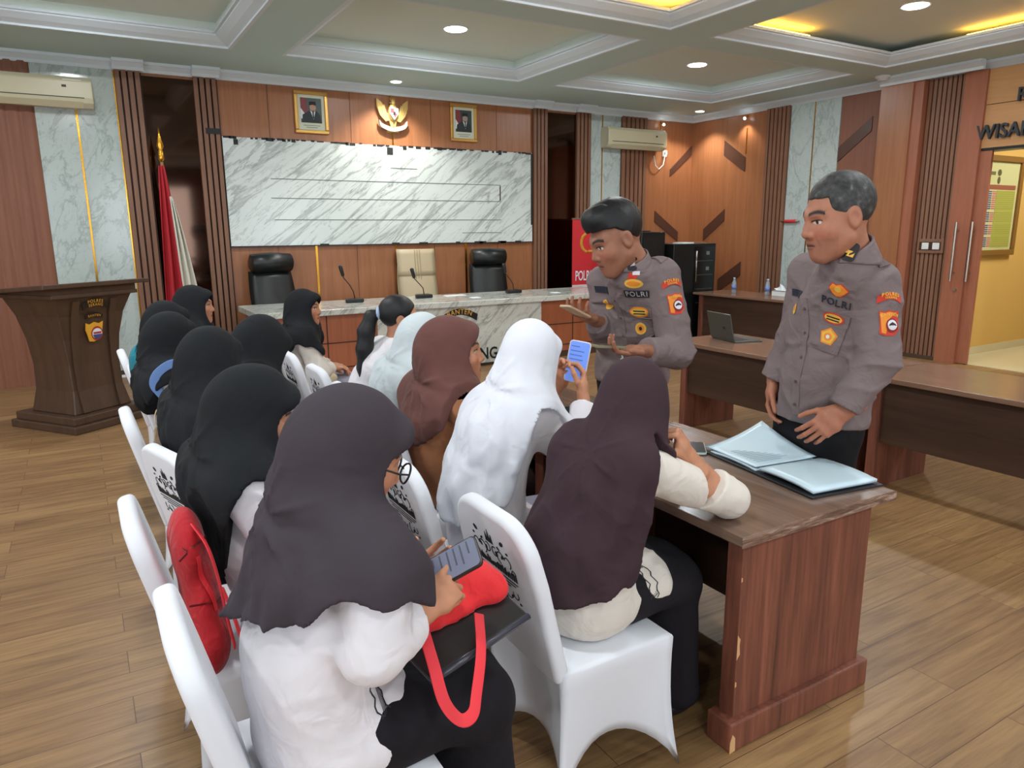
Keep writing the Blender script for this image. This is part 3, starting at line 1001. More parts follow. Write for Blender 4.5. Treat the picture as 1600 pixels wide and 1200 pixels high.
# ================================================================ lectern
def lectern():
    a = math.radians(36)
    t = thing("lectern", "dark brown wooden lectern with flared body and coloured crest", "lectern", (-.10, 7.20, 0), a)
    t.scale = (1, 1, 1.075)
    # local x runs along the front face, local y away from the viewer
    bevel(MB().box(-.37, .37, -.41, .39, 0, .06).build("base", M["wood_podium"], t), .008)
    bevel(MB().box(-.34, .34, -.37, .36, .06, .12).build("base_step", M["wood_podium"], t), .008)
    prof = [(.12, .27, .27), (.30, .235, .235), (.50, .235, .225), (.70, .26, .235), (.88, .30, .265), (1.0, .345, .31), (1.05, .365, .33)]
    v, f = [], []
    for z, hx, hy in prof:
        for (sx, sy) in ((-1, -1), (1, -1), (1, 1), (-1, 1)):
            v.append((sx * hx, sy * hy - .02, z))
    for i in range(len(prof) - 1):
        for k in range(4):
            f.append((i * 4 + k, i * 4 + (k + 1) % 4, (i + 1) * 4 + (k + 1) % 4, (i + 1) * 4 + k))
    f += [(3, 2, 1, 0), tuple(len(v) - 4 + k for k in range(4))]
    o = mesh("body", v, f, M["wood_podium"], t)
    o.modifiers.new("b", "BEVEL").width = .008
    bevel(MB().box(-.39, .39, -.37, .33, 1.02, 1.05).build("neck_moulding", M["wood_podium"], t), .006)
    mb = MB()
    mb.prism([(-.42, 1.10), (.36, 1.05), (.36, 1.08), (-.42, 1.135)], (-.48, 0, 0), (0, 1, 0), (0, 0, 1), (.96, 0, 0))
    bevel(mb.build("slanted_top", M["wood_podium"], t), .006)
    MB().prism([(-.36, 1.02), (.32, 1.02), (.32, 1.055), (-.36, 1.10)], (-.38, 0, 0), (0, 1, 0), (0, 0, 1), (.76, 0, 0)).build("top_box", M["wood_podium"], t)
    # front ornaments lie on the front face (local -y); the face leans out with height
    def fyz(z):
        for (z0, _, h0), (z1, _, h1) in zip(prof, prof[1:]):
            if z0 <= z <= z1:
                return -(h0 + (h1 - h0) * (z - z0) / (z1 - z0)) - .026
        return -.3
    for s_ in (-.17, .17):
        MB().prism([(fyz(z), z) for z in (.13, .3, .5, .7, .88, .99)] + [(fyz(z) - .015, z) for z in (.99, .88, .7, .5, .3, .13)], (s_ - .03, 0, 0), (0, 1, 0), (0, 0, 1), (.06, 0, 0)).build("front_pilaster", M["wood_podium"], t)
    g = plain("plaque_yellow", (228, 170, 50), .5)
    blk = plain("plaque_black", (34, 22, 18), .5)
    z = .965
    mb = MB()
    N = 10
    arc = [(-.12 + .24 * k / N, .035 * math.sin(PI * k / N)) for k in range(N + 1)]
    mb.prism(arc + [(x * .95, q - .045) for x, q in arc[::-1]], (0, fyz(z) - .01, z), (1, 0, 0), (0, -.2, 1), (0, -.006, 0), 0)
    text_mb(mb, "POLRES", (0, fyz(z) - .018, z + .008), (1, 0, 0), (0, -.2, 1), .034, 1, 1.25, .002, 1, None, .3)
    text_mb(mb, "SERANG", (0, fyz(z) - .018, z - .018), (1, 0, 0), (0, -.2, 1), .030, 1, 1.2, .002, 1, None, .3)
    mb.build("upper_plaque", [blk, g], t)
    z = .875
    mb = MB()
    arc = [(-.08 + .16 * k / N, .02 * math.sin(PI * k / N)) for k in range(N + 1)]
    mb.prism(arc + [(x * .95, q - .03) for x, q in arc[::-1]], (0, fyz(z) - .01, z), (1, 0, 0), (0, -.2, 1), (0, -.006, 0), 0)
    text_mb(mb, "BANTEN", (0, fyz(z) - .018, z - .012), (1, 0, 0), (0, -.2, 1), .026, 1, 1.2, .001, 1, None, .3)
    mb.build("lower_plaque", [blk, g], t)
    z = .74
    mb = MB()
    y = fyz(z) - .012
    shield = [(-.075, .075), (-.045, .062), (0, .078), (.045, .064), (.08, .078), (.072, .02), (.06, -.03), (.03, -.06), (-.01, -.075), (-.05, -.07), (-.065, -.02), (-.08, .02)]
    mb.prism(shield, (0, y, z), (1, 0, 0), (0, -.1, 1), (0, -.008, 0), 0)
    mb.prism([(.018 + .052 * math.cos(q), -.012 + .055 * math.sin(q)) for q in np.linspace(0, 2 * PI, 20, endpoint=False)], (0, y - .009, z), (1, 0, 0), (0, -.1, 1), (0, -.003, 0), 1)
    mb.prism([(.018 + .044 * math.cos(q), -.014 + .042 * math.sin(q)) for q in np.linspace(0, 2 * PI, 20, endpoint=False)], (0, y - .012, z), (1, 0, 0), (0, -.1, 1), (0, -.003, 0), 2)
    mb.prism([(.018 + .04 * math.cos(q), -.02 + .036 * math.sin(q)) for q in np.linspace(PI, 2 * PI, 12)], (0, y - .016, z), (1, 0, 0), (0, -.1, 1), (0, -.002, 0), 3)
    mb.prism([(-.02, .0), (.055, .0), (.05, -.014), (-.015, -.014)], (0, y - .0165, z), (1, 0, 0), (0, -.1, 1), (0, -.002, 0), 1)
    mb.build("crest", [g, plain("crest_red", (176, 50, 40), .5), M["paper"], plain("crest_blue", (70, 74, 130), .5)], t)


lectern()

# ================================================================ flag on its staff
t = thing("flag", "red and white flag hanging from a brass-tipped staff by the slats", "flag", (0.90, 8.76, 0))
MB().tube([(0, 0, .10), (0.0, 0, 2.38)], .016, 10).build("staff", plain("staff_wood", (150, 120, 80), .5), t, True)
MB().lathe([(.018, 2.34), (.028, 2.37), (.028, 2.44), (.018, 2.46), (.036, 2.50), (.01, 2.62), (.004, 2.70)], n=14).build("finial", M["gold"], t, True)
bevel(MB().lathe([(.18, 0), (.17, .04), (.05, .08), (.03, .12)], n=24).build("stand", M["skirt_dark"], t, True), .004)


def flagpart(u0, u1):
    def fn(a, b):
        u = u0 + (u1 - u0) * a
        z = 2.30 - b * 1.75
        w = .04 + .16 * min(1, b * 1.15) ** .8
        x = -.02 + u * w * 1.25
        y = -.03 - .045 * math.sin(u * 16 + b * 2.5) * min(1, .3 + b) - .05 * u
        return (x, y, z)
    return fn


def build_flag():
    # hangs in folds: the red half wraps the staff, the white half falls to its right
    red, wh = MB(), MB()
    red.grid(flagpart(-.35, .62), 30, 30)
    def fn(a, b):
        z = 1.98 - b * 1.42
        w = .02 + .17 * b ** .75
        x = .03 + .055 * b + a * w
        y = -.10 - .035 * math.sin(a * 13 + b * 2) - .01
        return (x, y, z)
    wh.grid(fn, 26, 26)
    for n, mbx, m in (("red_half", red, plain("flag_red", (176, 36, 46), .8)), ("white_half", wh, plain("flag_white", (206, 202, 188), .8))):
        o = mbx.build(n, m, t, True)
        s = o.modifiers.new("s", "SOLIDIFY")
        s.thickness = .004


build_flag()

# ================================================================ roll-up banner
t = thing("standing_banner", "red roll-up banner with a golden crest beside the dais", "banner", (6.72, 8.86, 0))
MB().box(-.41, .41, -.006, .006, .08, 1.76).build("panel", M["red"], t)
MB().box(-.42, .42, -.012, .012, 1.75, 1.775).build("top_rail", M["chrome"], t)
bevel(MB().box(-.43, .43, -.09, .09, 0, .09).build("base_cassette", M["chrome"], t), .01)
MB().box(-.41, .41, -.008, -.006, .08, .80).build("lower_field", plain("banner_pale", (214, 214, 208), .6), t)
mb = MB()
text_mb(mb, "POLRI UNTUK", (-.005, -.009, .865), (1, 0, 0), (0, 0, 1), .205, 0, .95, .012, .56)
mb.build("slogan", M["paper"], t)
mb = MB()
text_mb(mb, "MASYARAKAT", (-.005, -.0095, .62), (1, 0, 0), (0, 0, 1), .20, 1, .95, .012, .56)
mb.build("slogan_second_line", [M["paper"], M["red"]], t)
mb = MB()
mb.ell((0, -.008, 1.42), (.10, .006, .125), 20, 8)
for s_ in (-1, 1):
    for k in range(13):
        a = math.radians(-65 + 11 * k)
        mb.ell((s_ * (.10 + .15 * math.cos(a)), -.008, 1.42 + .145 * math.sin(a)), (.03, .004, .017), 8, 6)
for k in range(5):
    mb.ell((-.10 + .05 * k, -.008, 1.29), (.035, .005, .022), 8, 6)
mb.build("golden_crest", plain("banner_gold", (206, 150, 50), .45), t, True)
mb = MB()
mb.ell((0, -.014, 1.45), (.045, .004, .05), 14, 6).box(-.055, .055, -.017, -.012, 1.36, 1.39)
mb.build("crest_detail", plain("crest_dark_gold", (150, 100, 34), .5), t, True)
mb = MB()
for x, z in ((0, 1.66), (-.06, 1.59), (.06, 1.59)):
    mb.prism([(x - .03, z), (x - .006, z + .004), (x, z + .028), (x + .006, z + .004), (x + .03, z), (x, z - .007)], (0, -.0075, 0), (1, 0, 0), (0, 0, 1), (0, -.001, 0))
mb.build("stars", plain("star_gold", (224, 170, 110), .5), t)

# ================================================================ equipment rack and loudspeaker
t = thing("equipment_rack", "tall black equipment cabinet standing by the back corner", "cabinet", (7.62, 8.03, 0))
bevel(MB().box(-.42, .40, -.36, .36, .05, 1.40).build("body", M["rack"], t), .008)
MB().box(-.40, .38, -.34, .34, 0, .05).build("plinth", M["black"], t)
rd = MB().box(-.02, .38, -.372, -.36, .08, 1.36).build("door", plain("rack_glass", (14, 18, 18), .12), t)
mb = MB()
for z in (.55, .75, .95, 1.15):
    mb.box(.02, .34, -.376, -.372, z, z + .012)
mb.build("shelf_lines", plain("rack_grey", (58, 64, 62), .4), rd)
MB().tube([(.0, -.385, .85), (.0, -.385, 1.3)], .008, 8).build("door_handle", M["chrome"], rd, True)
mb = MB()
for z in (.66, 1.02, 1.24):
    mb.box(.20, .26, -.379, -.372, z, z + .05)
mb.build("indicator_plates", plain("rack_plate", (110, 114, 110), .4), rd)
for x, y, w, l in ((7.50, 7.80, .22, "white paper lying on the black cabinet"), (7.84, 7.86, .14, "brown box lid lying on the black cabinet")):
    o = tag(MB().box(-w / 2, w / 2, -.1, .1, 0, .02).build("paper_stack" if w > .2 else "box_lid", M["paper"] if w > .2 else plain("brown_card", (150, 110, 80), .7)), l, "paper" if w > .2 else "lid")
    o.location = (x, y, 1.40)
t = thing("loudspeaker", "black floor loudspeaker standing between banner and cabinet", "loudspeaker", (6.92, 7.98, 0))
bevel(MB().box(-.22, .22, -.2, .2, 0, 1.57).build("cabinet", M["rack"], t), .015)
MB().box(-.19, .19, -.212, -.2, .1, 1.5).build("grille", M["black"], t)
bx("top_handle", -.1, .1, -.02, .02, 1.57, 1.585, M["black"], t)


# ================================================================ wooden tables
def table(l, x0, x1, y0, y1, H, topm, legs_at, panel_x, panel_z, endm, worn=False, plinth=True):
    t = thing("wooden_table", l, "table", ((x0 + x1) / 2, (y0 + y1) / 2, 0))
    cx, cy = (x0 + x1) / 2, (y0 + y1) / 2
    X0_, X1_, Y0_, Y1_ = x0 - cx, x1 - cx, y0 - cy, y1 - cy
    tp = o = MB().box(X0_, X1_, Y0_, Y1_, H - .032, H).build("table_top", topm, t)
    bevel(o, .004)
    mb = MB()
    mb.box(X0_ - .002, X1_ + .002, Y0_ - .002, Y0_, H - .033, H - .003)
    mb.build("edge_band", M["edge"] if worn else endm, tp)
    for yy in legs_at:
        q = yy - cy
        ep = bx("end_panel", X0_ + .035, X1_ - .09, q - .03, q + .03, .0, H - .032, endm, t, .003)
        if plinth:
            mb = MB().box(X0_ + .0, X1_ - .06, q - .055, q + .045, 0, .10)
            bevel(mb.build("kick_plinth", endm, ep), .006)
    if worn:
        ep = [o for o in bpy.data.objects if o.parent == t and o.name.startswith("end_panel")][0]
        x0c, y0c = X0_ + .035, legs_at[0] - cy - .03
        mb = MB()
        for z, hgt, w in ((.30, .085, .012), (.205, .02, .006), (.56, .016, .005)):
            mb.prism([(-.001, z), (w, z + hgt * .2), (w * .7, z + hgt * .55), (w * .9, z + hgt * .8), (-.001, z + hgt)], (x0c, y0c - .0012, 0), (1, 0, 0), (0, 0, 1), (0, .001, 0))
        mb.prism([(-.036, .0), (-.012, .004), (-.014, .05), (-.026, .065), (-.036, .04)], (x0c, legs_at[0] - cy - .0562, 0), (1, 0, 0), (0, 0, 1), (0, .001, 0))
        mb.build("chipped_patches", M["chip"], ep)
    px = panel_x - cx
    bx("modesty_panel", px - .012, px + .012, min(legs_at) - cy + .03, max(legs_at) - cy - .03, panel_z, H - .033, M["wood_dark"], t)
    return t


table("brown wooden table under the open folder, with worn front edge", 1.575, 2.325, 1.345, 2.425, .72, M["wood_top"], (1.40, 2.372), 2.16, .12, M["wood_table"], True)
table("brown wooden table beyond the folder table, below the raised phone", 1.575, 2.325, 2.43, 3.66, .72, M["wood_top"], (2.492, 3.612), 2.16, .12, M["wood_table"])
table("brown wooden table carrying the laptop", 4.10, 4.80, 2.66, 4.38, .72, M["wood_top_far"], (2.72, 4.24), 4.17, .30, M["wood_table"], False, False)
table("brown wooden table running out of view past the older officer", 4.10, 4.80, 0.92, 2.65, .72, M["wood_top_far"], (1.0, 2.58), 4.17, .30, M["wood_table"], False, False)
table("brown wooden table by the corner carrying bottles and tissues", 7.55, 8.25, 5.86, 7.62, .72, M["wood_top_far"], (5.93, 7.5), 7.63, .0, M["wood_table"], False, False)
mb = MB()
t = thing("table_chip", "paler chipped patch low on the worn table corner", "chip", (1.606, 1.37, .12)) if False else None

# worn chips on the end panel of the near table (bare chipboard)
# laptop
t = thing("laptop", "grey laptop standing open on the wooden table", "laptop", (4.42, 4.10, .72), math.radians(-14))
bevel(MB().box(0, .25, -.165, .165, 0, .016).build("base", plain("laptop_grey", (92, 92, 88), .4, .3), t), .004)
MB().box(.03, .14, -.14, .14, .016, .018).build("keyboard", M["black"], t)
bevel(MB().prism([(0, .012), (-.012, .012), (-.062, .225), (-.050, .228)], (0, -.165, 0), (1, 0, 0), (0, 0, 1), (0, .33, 0)).build("screen_lid", plain("laptop_lid", (74, 76, 70), .4, .3), t), .003)
MB().prism([(-.0328, .10), (-.0345, .10), (-.0392, .12), (-.0375, .12)], (0, -.07, 0), (1, 0, 0), (0, 0, 1), (0, .03, 0)).build("lid_mark", M["rack"], t)
t = thing("remote_control", "white handheld remote lying on the laptop table", "remote", (4.60, 3.62, .72), .9)
bevel(MB().box(-.10, .10, -.022, .022, 0, .022).build("body", M["white"], t), .01)
MB().box(-.06, .02, -.012, .012, .0215, .0235).build("keypad", M["line"], t)
# water bottles
bw = plain("bottle_water", (200, 214, 222), .08)
bw.node_tree.nodes["Principled BSDF"].inputs["Transmission Weight"].default_value = .6
for x, y, l in ((7.90, 7.18, "small plastic water bottle standing alone at the far table end"), (8.02, 6.70, "small plastic water bottle beside the tissue box")):
    t = thing("water_bottle", l, "bottle", (x, y, .72), 0, "water bottles on the corner table")
    MB().lathe([(.028, 0), (.032, .01), (.032, .12), (.027, .15), (.014, .185), (.013, .195)], n=18).build("body", bw, t, True)
    MB().lathe([(.0325, .05), (.0325, .115)], n=18).build("label_sleeve", plain("bottle_label", (110, 130, 190), .5), t, True)
    MB().lathe([(.0155, .192), (.0155, .215)], n=14).build("cap", plain("bottle_cap", (170, 190, 220), .5), t, True)
t = thing("tissue_box", "white tissue box with tissue pulled up, on the corner table", "tissue box", (8.02, 6.46, .72), 1.5)
bevel(MB().box(-.12, .12, -.06, .06, 0, .075).build("box", M["white"], t), .004)
MB().box(-.121, .121, -.061, .061, .066, .074).build("dark_rim", M["tape"], t)
mb = MB().grid(lambda a, b: (-.05 + .15 * a + .05 * b, -.03 + .05 * math.sin(a * 7) * (1 - b * .4), .074 + .09 * b * (.6 + .4 * math.sin(a * 5))), 10, 8)
o = mb.build("tissue", M["paper"], t, True)
o.modifiers.new("s", "SOLIDIFY").thickness = .003
t = thing("paper_rack", "white wire desk rack standing by the tissue box", "rack", (8.13, 6.12, .72), 0)
MB().tube([(0, .30, .0), (0, .30, .17), (0, -.02, .17), (0, -.02, .0)], .007, 6).build("wire", M["white"], t)
t = tag(MB().box(-.10, .10, -.14, .14, 0, .008).build("notebook", plain("notebook_cover", (60, 66, 60), .5)), "dark flat notebook on the near end of the corner table", "notebook")
t.location = (7.82, 5.99, .72)


# ================================================================ open folder
def folder():
    a = math.radians(-8)
    t = thing("open_folder", "open black ring folder with clear sleeves and white pages on the table", "folder", (2.085, 1.715, .72), a)
    # local x across, y away; spine at y=0; near half y<0
    MB().box(-.04, .285, -.285, .30, 0, .006).build("cover", plain("folder_black", (24, 24, 28), .5), t)
    pg = plain("page_white", (204, 226, 236), .35)

    def stack(n0, n1, z):
        mb = MB()
        mb.grid(lambda u, v: (-.02 + .29 * u, n0 + (n1 - n0) * v, z + .016 * math.sin(PI * min(1, v * 1.1)) ** .5 * .5), 8, 10)
        return mb
    o = stack(-.01, -.27, .012).build("near_pages", pg, t, True)
    s = o.modifiers.new("s", "SOLIDIFY")
    s.thickness = .012
    s.offset = -1
    o = stack(.01, .27, .010).build("far_pages", pg, t, True)
    s = o.modifiers.new("s", "SOLIDIFY")
    s.thickness = .009
    s.offset = -1
    # lifted sleeve curling up at the far right corner
    def lift(u, v):
        c = max(0, (u * 1.1 + v - .9))
        return (-.02 + .29 * u - .02 * c, .01 + .275 * v, .022 + .060 * c ** 1.6)
    o = MB().grid(lift, 14, 14).build("lifted_page", pg, t, True)
    o.modifiers.new("s", "SOLIDIFY").thickness = .002
    sl = plain("clear_sleeve", (150, 176, 196), .15)
    def lift2(u, v):
        c = max(0, (u * 1.1 + v - .9))
        return (-.02 + .30 * u - .01 * c, .012 + .292 * v, .019 + .052 * c ** 1.6)
    o = MB().grid(lift2, 14, 14).build("clear_sleeve", sl, t, True)
    o.modifiers.new("s", "SOLIDIFY").thickness = .001
    mb = MB()
    for k in range(12):
        y = -.05 - .016 * k
        w = .22 if k % 3 else .13
        z = .0222
        mb.box(.02, .02 + w, y, y + .004, z, z + .0008)
    for k in range(9):
        y = .05 + .018 * k
        mb.box(.02, .02 + (.2 if k % 4 else .12), y, y + .004, .0235, .0239)
    mb.build("printed_lines", plain("print_grey", (150, 176, 186), .6), t)
    return t


folder()
# ================================================================ surfaces from blended volumes
def smin(a, b, k):
    if k <= 0:
        return np.minimum(a, b)
    h = np.maximum(k - np.abs(a - b), 0) / k
    return np.minimum(a, b) - h * h * k * 0.25


def unit(v):
    v = np.array(v, float)
    return v / max(np.linalg.norm(v), 1e-9)


def A(*v):
    return np.array(v, float)


class SDF:
    def __init__(self, lo, hi, h):
        self.lo = np.array(lo, float)
        self.h = h
        n = np.ceil((np.array(hi, float) - self.lo) / h).astype(int) + 1
        self.n = n
        self.x = (self.lo[0] + h * np.arange(n[0])).astype(np.float32)
        self.y = (self.lo[1] + h * np.arange(n[1])).astype(np.float32)
        self.z = (self.lo[2] + h * np.arange(n[2])).astype(np.float32)
        self.D = np.full(tuple(n), 0.5, np.float32)

    def fresh(self):
        s = SDF.__new__(SDF)
        s.lo, s.h, s.n, s.x, s.y, s.z = self.lo, self.h, self.n, self.x, self.y, self.z
        s.D = np.full(tuple(self.n), 0.5, np.float32)
        return s

    def clone(self):
        s = self.fresh()
        s.D = self.D.copy()
        return s

    def blk(self, lo, hi, pad):
        a = np.clip(np.floor((np.array(lo) - pad - self.lo) / self.h).astype(int), 0, self.n)
        b = np.clip(np.ceil((np.array(hi) + pad - self.lo) / self.h).astype(int) + 1, 0, self.n)
        sl = tuple(slice(i, j) for i, j in zip(a, b))
        return sl, self.x[sl[0]][:, None, None], self.y[sl[1]][None, :, None], self.z[sl[2]][None, None, :]

    def full(self):
        return self.x[:, None, None], self.y[None, :, None], self.z[None, None, :]

    def _put(self, sl, d, k, mode):
        if mode == "add":
            self.D[sl] = smin(self.D[sl], d, k)
        elif mode == "sub":
            self.D[sl] = -smin(-self.D[sl], d, k)

    def cone(self, a, b, ra, rb, k=0.0, mode="add"):
        """rounded cone; ra/rb are a radius or (side, depth) with side axis s -> see econe"""
        a, b = np.array(a, float), np.array(b, float)
        r = max(ra, rb)
        sl, X, Y, Z = self.blk(np.minimum(a, b) - r, np.maximum(a, b) + r, k + .05)
        d = b - a
        L = max(d @ d, 1e-9)
        px, py, pz = X - a[0], Y - a[1], Z - a[2]
        t = np.clip((px * d[0] + py * d[1] + pz * d[2]) / L, 0, 1)
        q = np.sqrt((px - t * d[0]) ** 2 + (py - t * d[1]) ** 2 + (pz - t * d[2]) ** 2) - (ra + (rb - ra) * t)
        self._put(sl, q.astype(np.float32), k, mode)
        return self

    def econe(self, a, b, ra, rb, side, k=0.0, mode="add"):
        a, b = np.array(a, float), np.array(b, float)
        d = unit(b - a)
        s = np.array(side, float)
        s = unit(s - d * (s @ d))
        u = np.cross(d, s)
        r = max(*ra, *rb)
        sl, X, Y, Z = self.blk(np.minimum(a, b) - r, np.maximum(a, b) + r, k + .05)
        px, py, pz = X - a[0], Y - a[1], Z - a[2]
        L = np.linalg.norm(b - a)
        w = px * d[0] + py * d[1] + pz * d[2]
        t = np.clip(w / max(L, 1e-9), 0, 1)
        qs = px * s[0] + py * s[1] + pz * s[2]
        qu = px * u[0] + py * u[1] + pz * u[2]
        qd = w - t * L
        rs = ra[0] + (rb[0] - ra[0]) * t
        ru = ra[1] + (rb[1] - ra[1]) * t
        rc = np.minimum(rs, ru)
        k0 = np.sqrt((qs / rs) ** 2 + (qu / ru) ** 2 + (qd / rc) ** 2)
        k1 = np.sqrt((qs / rs ** 2) ** 2 + (qu / ru ** 2) ** 2 + (qd / rc ** 2) ** 2)
        q = k0 * (k0 - 1) / np.maximum(k1, 1e-6)
        self._put(sl, q.astype(np.float32), k, mode)
        return self

    def ell(self, c, r, R=None, k=0.0, mode="add"):
        """ellipsoid, R columns = local axes"""
        c = np.array(c, float)
        r = np.array(r, float)
        R = np.eye(3) if R is None else np.array(R, float)
        m = np.sqrt(((R * r) ** 2).sum(axis=1))
        sl, X, Y, Z = self.blk(c - m, c + m, k + .05)
        px, py, pz = X - c[0], Y - c[1], Z - c[2]
        l = [px * R[0, i] + py * R[1, i] + pz * R[2, i] for i in range(3)]
        k0 = np.sqrt(sum((l[i] / r[i]) ** 2 for i in range(3)))
        k1 = np.sqrt(sum((l[i] / r[i] ** 2) ** 2 for i in range(3)))
        q = k0 * (k0 - 1) / np.maximum(k1, 1e-6)
        self._put(sl, q.astype(np.float32), k, mode)
        return self

    def sub_box(self, lo, hi, pad=0.0):
        sl, X, Y, Z = self.blk(lo, hi, pad + .02)
        q = np.maximum(np.maximum(np.maximum(lo[0] - pad - X, X - hi[0] - pad), np.maximum(lo[1] - pad - Y, Y - hi[1] - pad)), np.maximum(lo[2] - pad - Z, Z - hi[2] - pad))
        self.D[sl] = np.maximum(self.D[sl], -q)
        return self

    def cut(self, p, nrm, around=None, rad=.12):
        """remove the half space on the side nrm points to (only near the point `around`)"""
        p, nrm = np.array(p, float), unit(nrm)
        if around is None:
            sl = (slice(None),) * 3
            X, Y, Z = self.full()
        else:
            sl, X, Y, Z = self.blk(np.array(around) - rad, np.array(around) + rad, 0)
        q = (X - p[0]) * nrm[0] + (Y - p[1]) * nrm[1] + (Z - p[2]) * nrm[2]
        self.D[sl] = np.maximum(self.D[sl], q)
        return self

    def mesh(self):
        D = self.D
        D[[0, -1], :, :] = .5
        D[:, [0, -1], :] = .5
        D[:, :, [0, -1]] = .5
        s = D < 0
        nx, ny, nz = D.shape
        c = np.zeros((nx - 1, ny - 1, nz - 1), np.int8)
        for i in (0, 1):
            for j in (0, 1):
                for k in (0, 1):
                    c += s[i:nx - 1 + i, j:ny - 1 + j, k:nz - 1 + k]
        act = (c > 0) & (c < 8)
        ii = np.argwhere(act)
        idx = np.full(act.shape, -1, np.int32)
        idx[act] = np.arange(len(ii))
        off = np.array([(i, j, k) for i in (0, 1) for j in (0, 1) for k in (0, 1)])
        val = np.stack([D[ii[:, 0] + o[0], ii[:, 1] + o[1], ii[:, 2] + o[2]] for o in off], 1)
        acc = np.zeros((len(ii), 3))
        cnt = np.zeros(len(ii))
        for a in range(8):
            for b in range(a + 1, 8):
                if np.abs(off[a] - off[b]).sum() != 1:
                    continue
                va, vb = val[:, a], val[:, b]
                m = (va < 0) != (vb < 0)
                t = np.where(m, va / np.where(m, va - vb, 1), 0)
                p = off[a] + (off[b] - off[a]) * t[:, None]
                acc += np.where(m[:, None], p, 0)
                cnt += m
        v = (ii + acc / cnt[:, None]) * self.h + self.lo
        F = []
        for ax in range(3):
            sl0 = [slice(1, -1)] * 3
            sl1 = [slice(1, -1)] * 3
            sl0[ax] = slice(0, -1)
            sl1[ax] = slice(1, None)
            a, b = s[tuple(sl0)], s[tuple(sl1)]
            e = np.argwhere(a != b)
            if not len(e):
                continue
            sgn = a[e[:, 0], e[:, 1], e[:, 2]]
            base = e.copy()
            for q in range(3):
                if q != ax:
                    base[:, q] += 1
            u, w = (ax + 1) % 3, (ax + 2) % 3
            quad = []
            for du, dw in ((-1, -1), (0, -1), (0, 0), (-1, 0)):
                g = base.copy()
                g[:, u] += du
                g[:, w] += dw
                quad.append(idx[g[:, 0], g[:, 1], g[:, 2]])
            quad = np.stack(quad, 1)
            quad[~sgn] = quad[~sgn][:, ::-1]
            F.append(quad)
        return v, np.concatenate(F) if F else np.zeros((0, 4), int)


def relax(v, f, n=1, lam=.5):
    for _ in range(n):
        acc = np.zeros_like(v)
        cnt = np.zeros(len(v))
        for k in range(4):
            a, b = f[:, k], f[:, (k + 1) % 4]
            np.add.at(acc, a, v[b])
            np.add.at(cnt, a, 1)
        v = v + lam * (acc / np.maximum(cnt, 1)[:, None] - v)
    return v


def npmesh(name, v, f, mat, parent=None, origin=(0, 0, 0), tint=None, smooth=True):
    me = bpy.data.meshes.new(name)
    v = np.asarray(v, np.float32) - np.array(origin, np.float32)
    me.vertices.add(len(v))
    me.vertices.foreach_set("co", v.ravel())
    f = np.asarray(f, np.int32)
    me.loops.add(f.size)
    me.loops.foreach_set("vertex_index", f.ravel())
    me.polygons.add(len(f))
    me.polygons.foreach_set("loop_start", np.arange(0, f.size, 4, dtype=np.int32))
    me.polygons.foreach_set("loop_total", np.full(len(f), 4, np.int32))
    me.polygons.foreach_set("use_smooth", np.full(len(f), smooth))
    me.materials.append(mat)
    me.update(calc_edges=True)
    if tint is not None:
        at = me.color_attributes.new("tint", "FLOAT_COLOR", "POINT")
        at.data.foreach_set("color", np.concatenate([tint, np.ones((len(tint), 1))], 1).astype(np.float32).ravel())
    o = bpy.data.objects.new(name, me)
    COL.objects.link(o)
    if parent is not None:
        o.parent = parent
    return o


def skin_material():
    t = NT("skin")
    at = t.n("ShaderNodeVertexColor", layer_name="tint")
    v = t.coord()
    n = t.noise(v, 60, 3)
    c = t.mix(.12, at.outputs["Color"], t.ramp(n, [(.3, (150, 100, 80)), (.7, (235, 190, 160))]), "OVERLAY")
    t.set(Base_Color=c, Roughness=.5)
    t.b.inputs["Subsurface Weight"].default_value = .08
    t.b.inputs["Subsurface Radius"].default_value = (.01, .004, .002)
    t.b.inputs["Subsurface Scale"].default_value = .5
    t.b.inputs["Specular IOR Level"].default_value = .35
    return t.m


M["skin"] = skin_material()


def L3(c):
    return np.array(lin(c)[:3])


# ---------------------------------------------------------------- head (local: x left, y forward, z up; origin between the eyes and ears)
_heads = {}


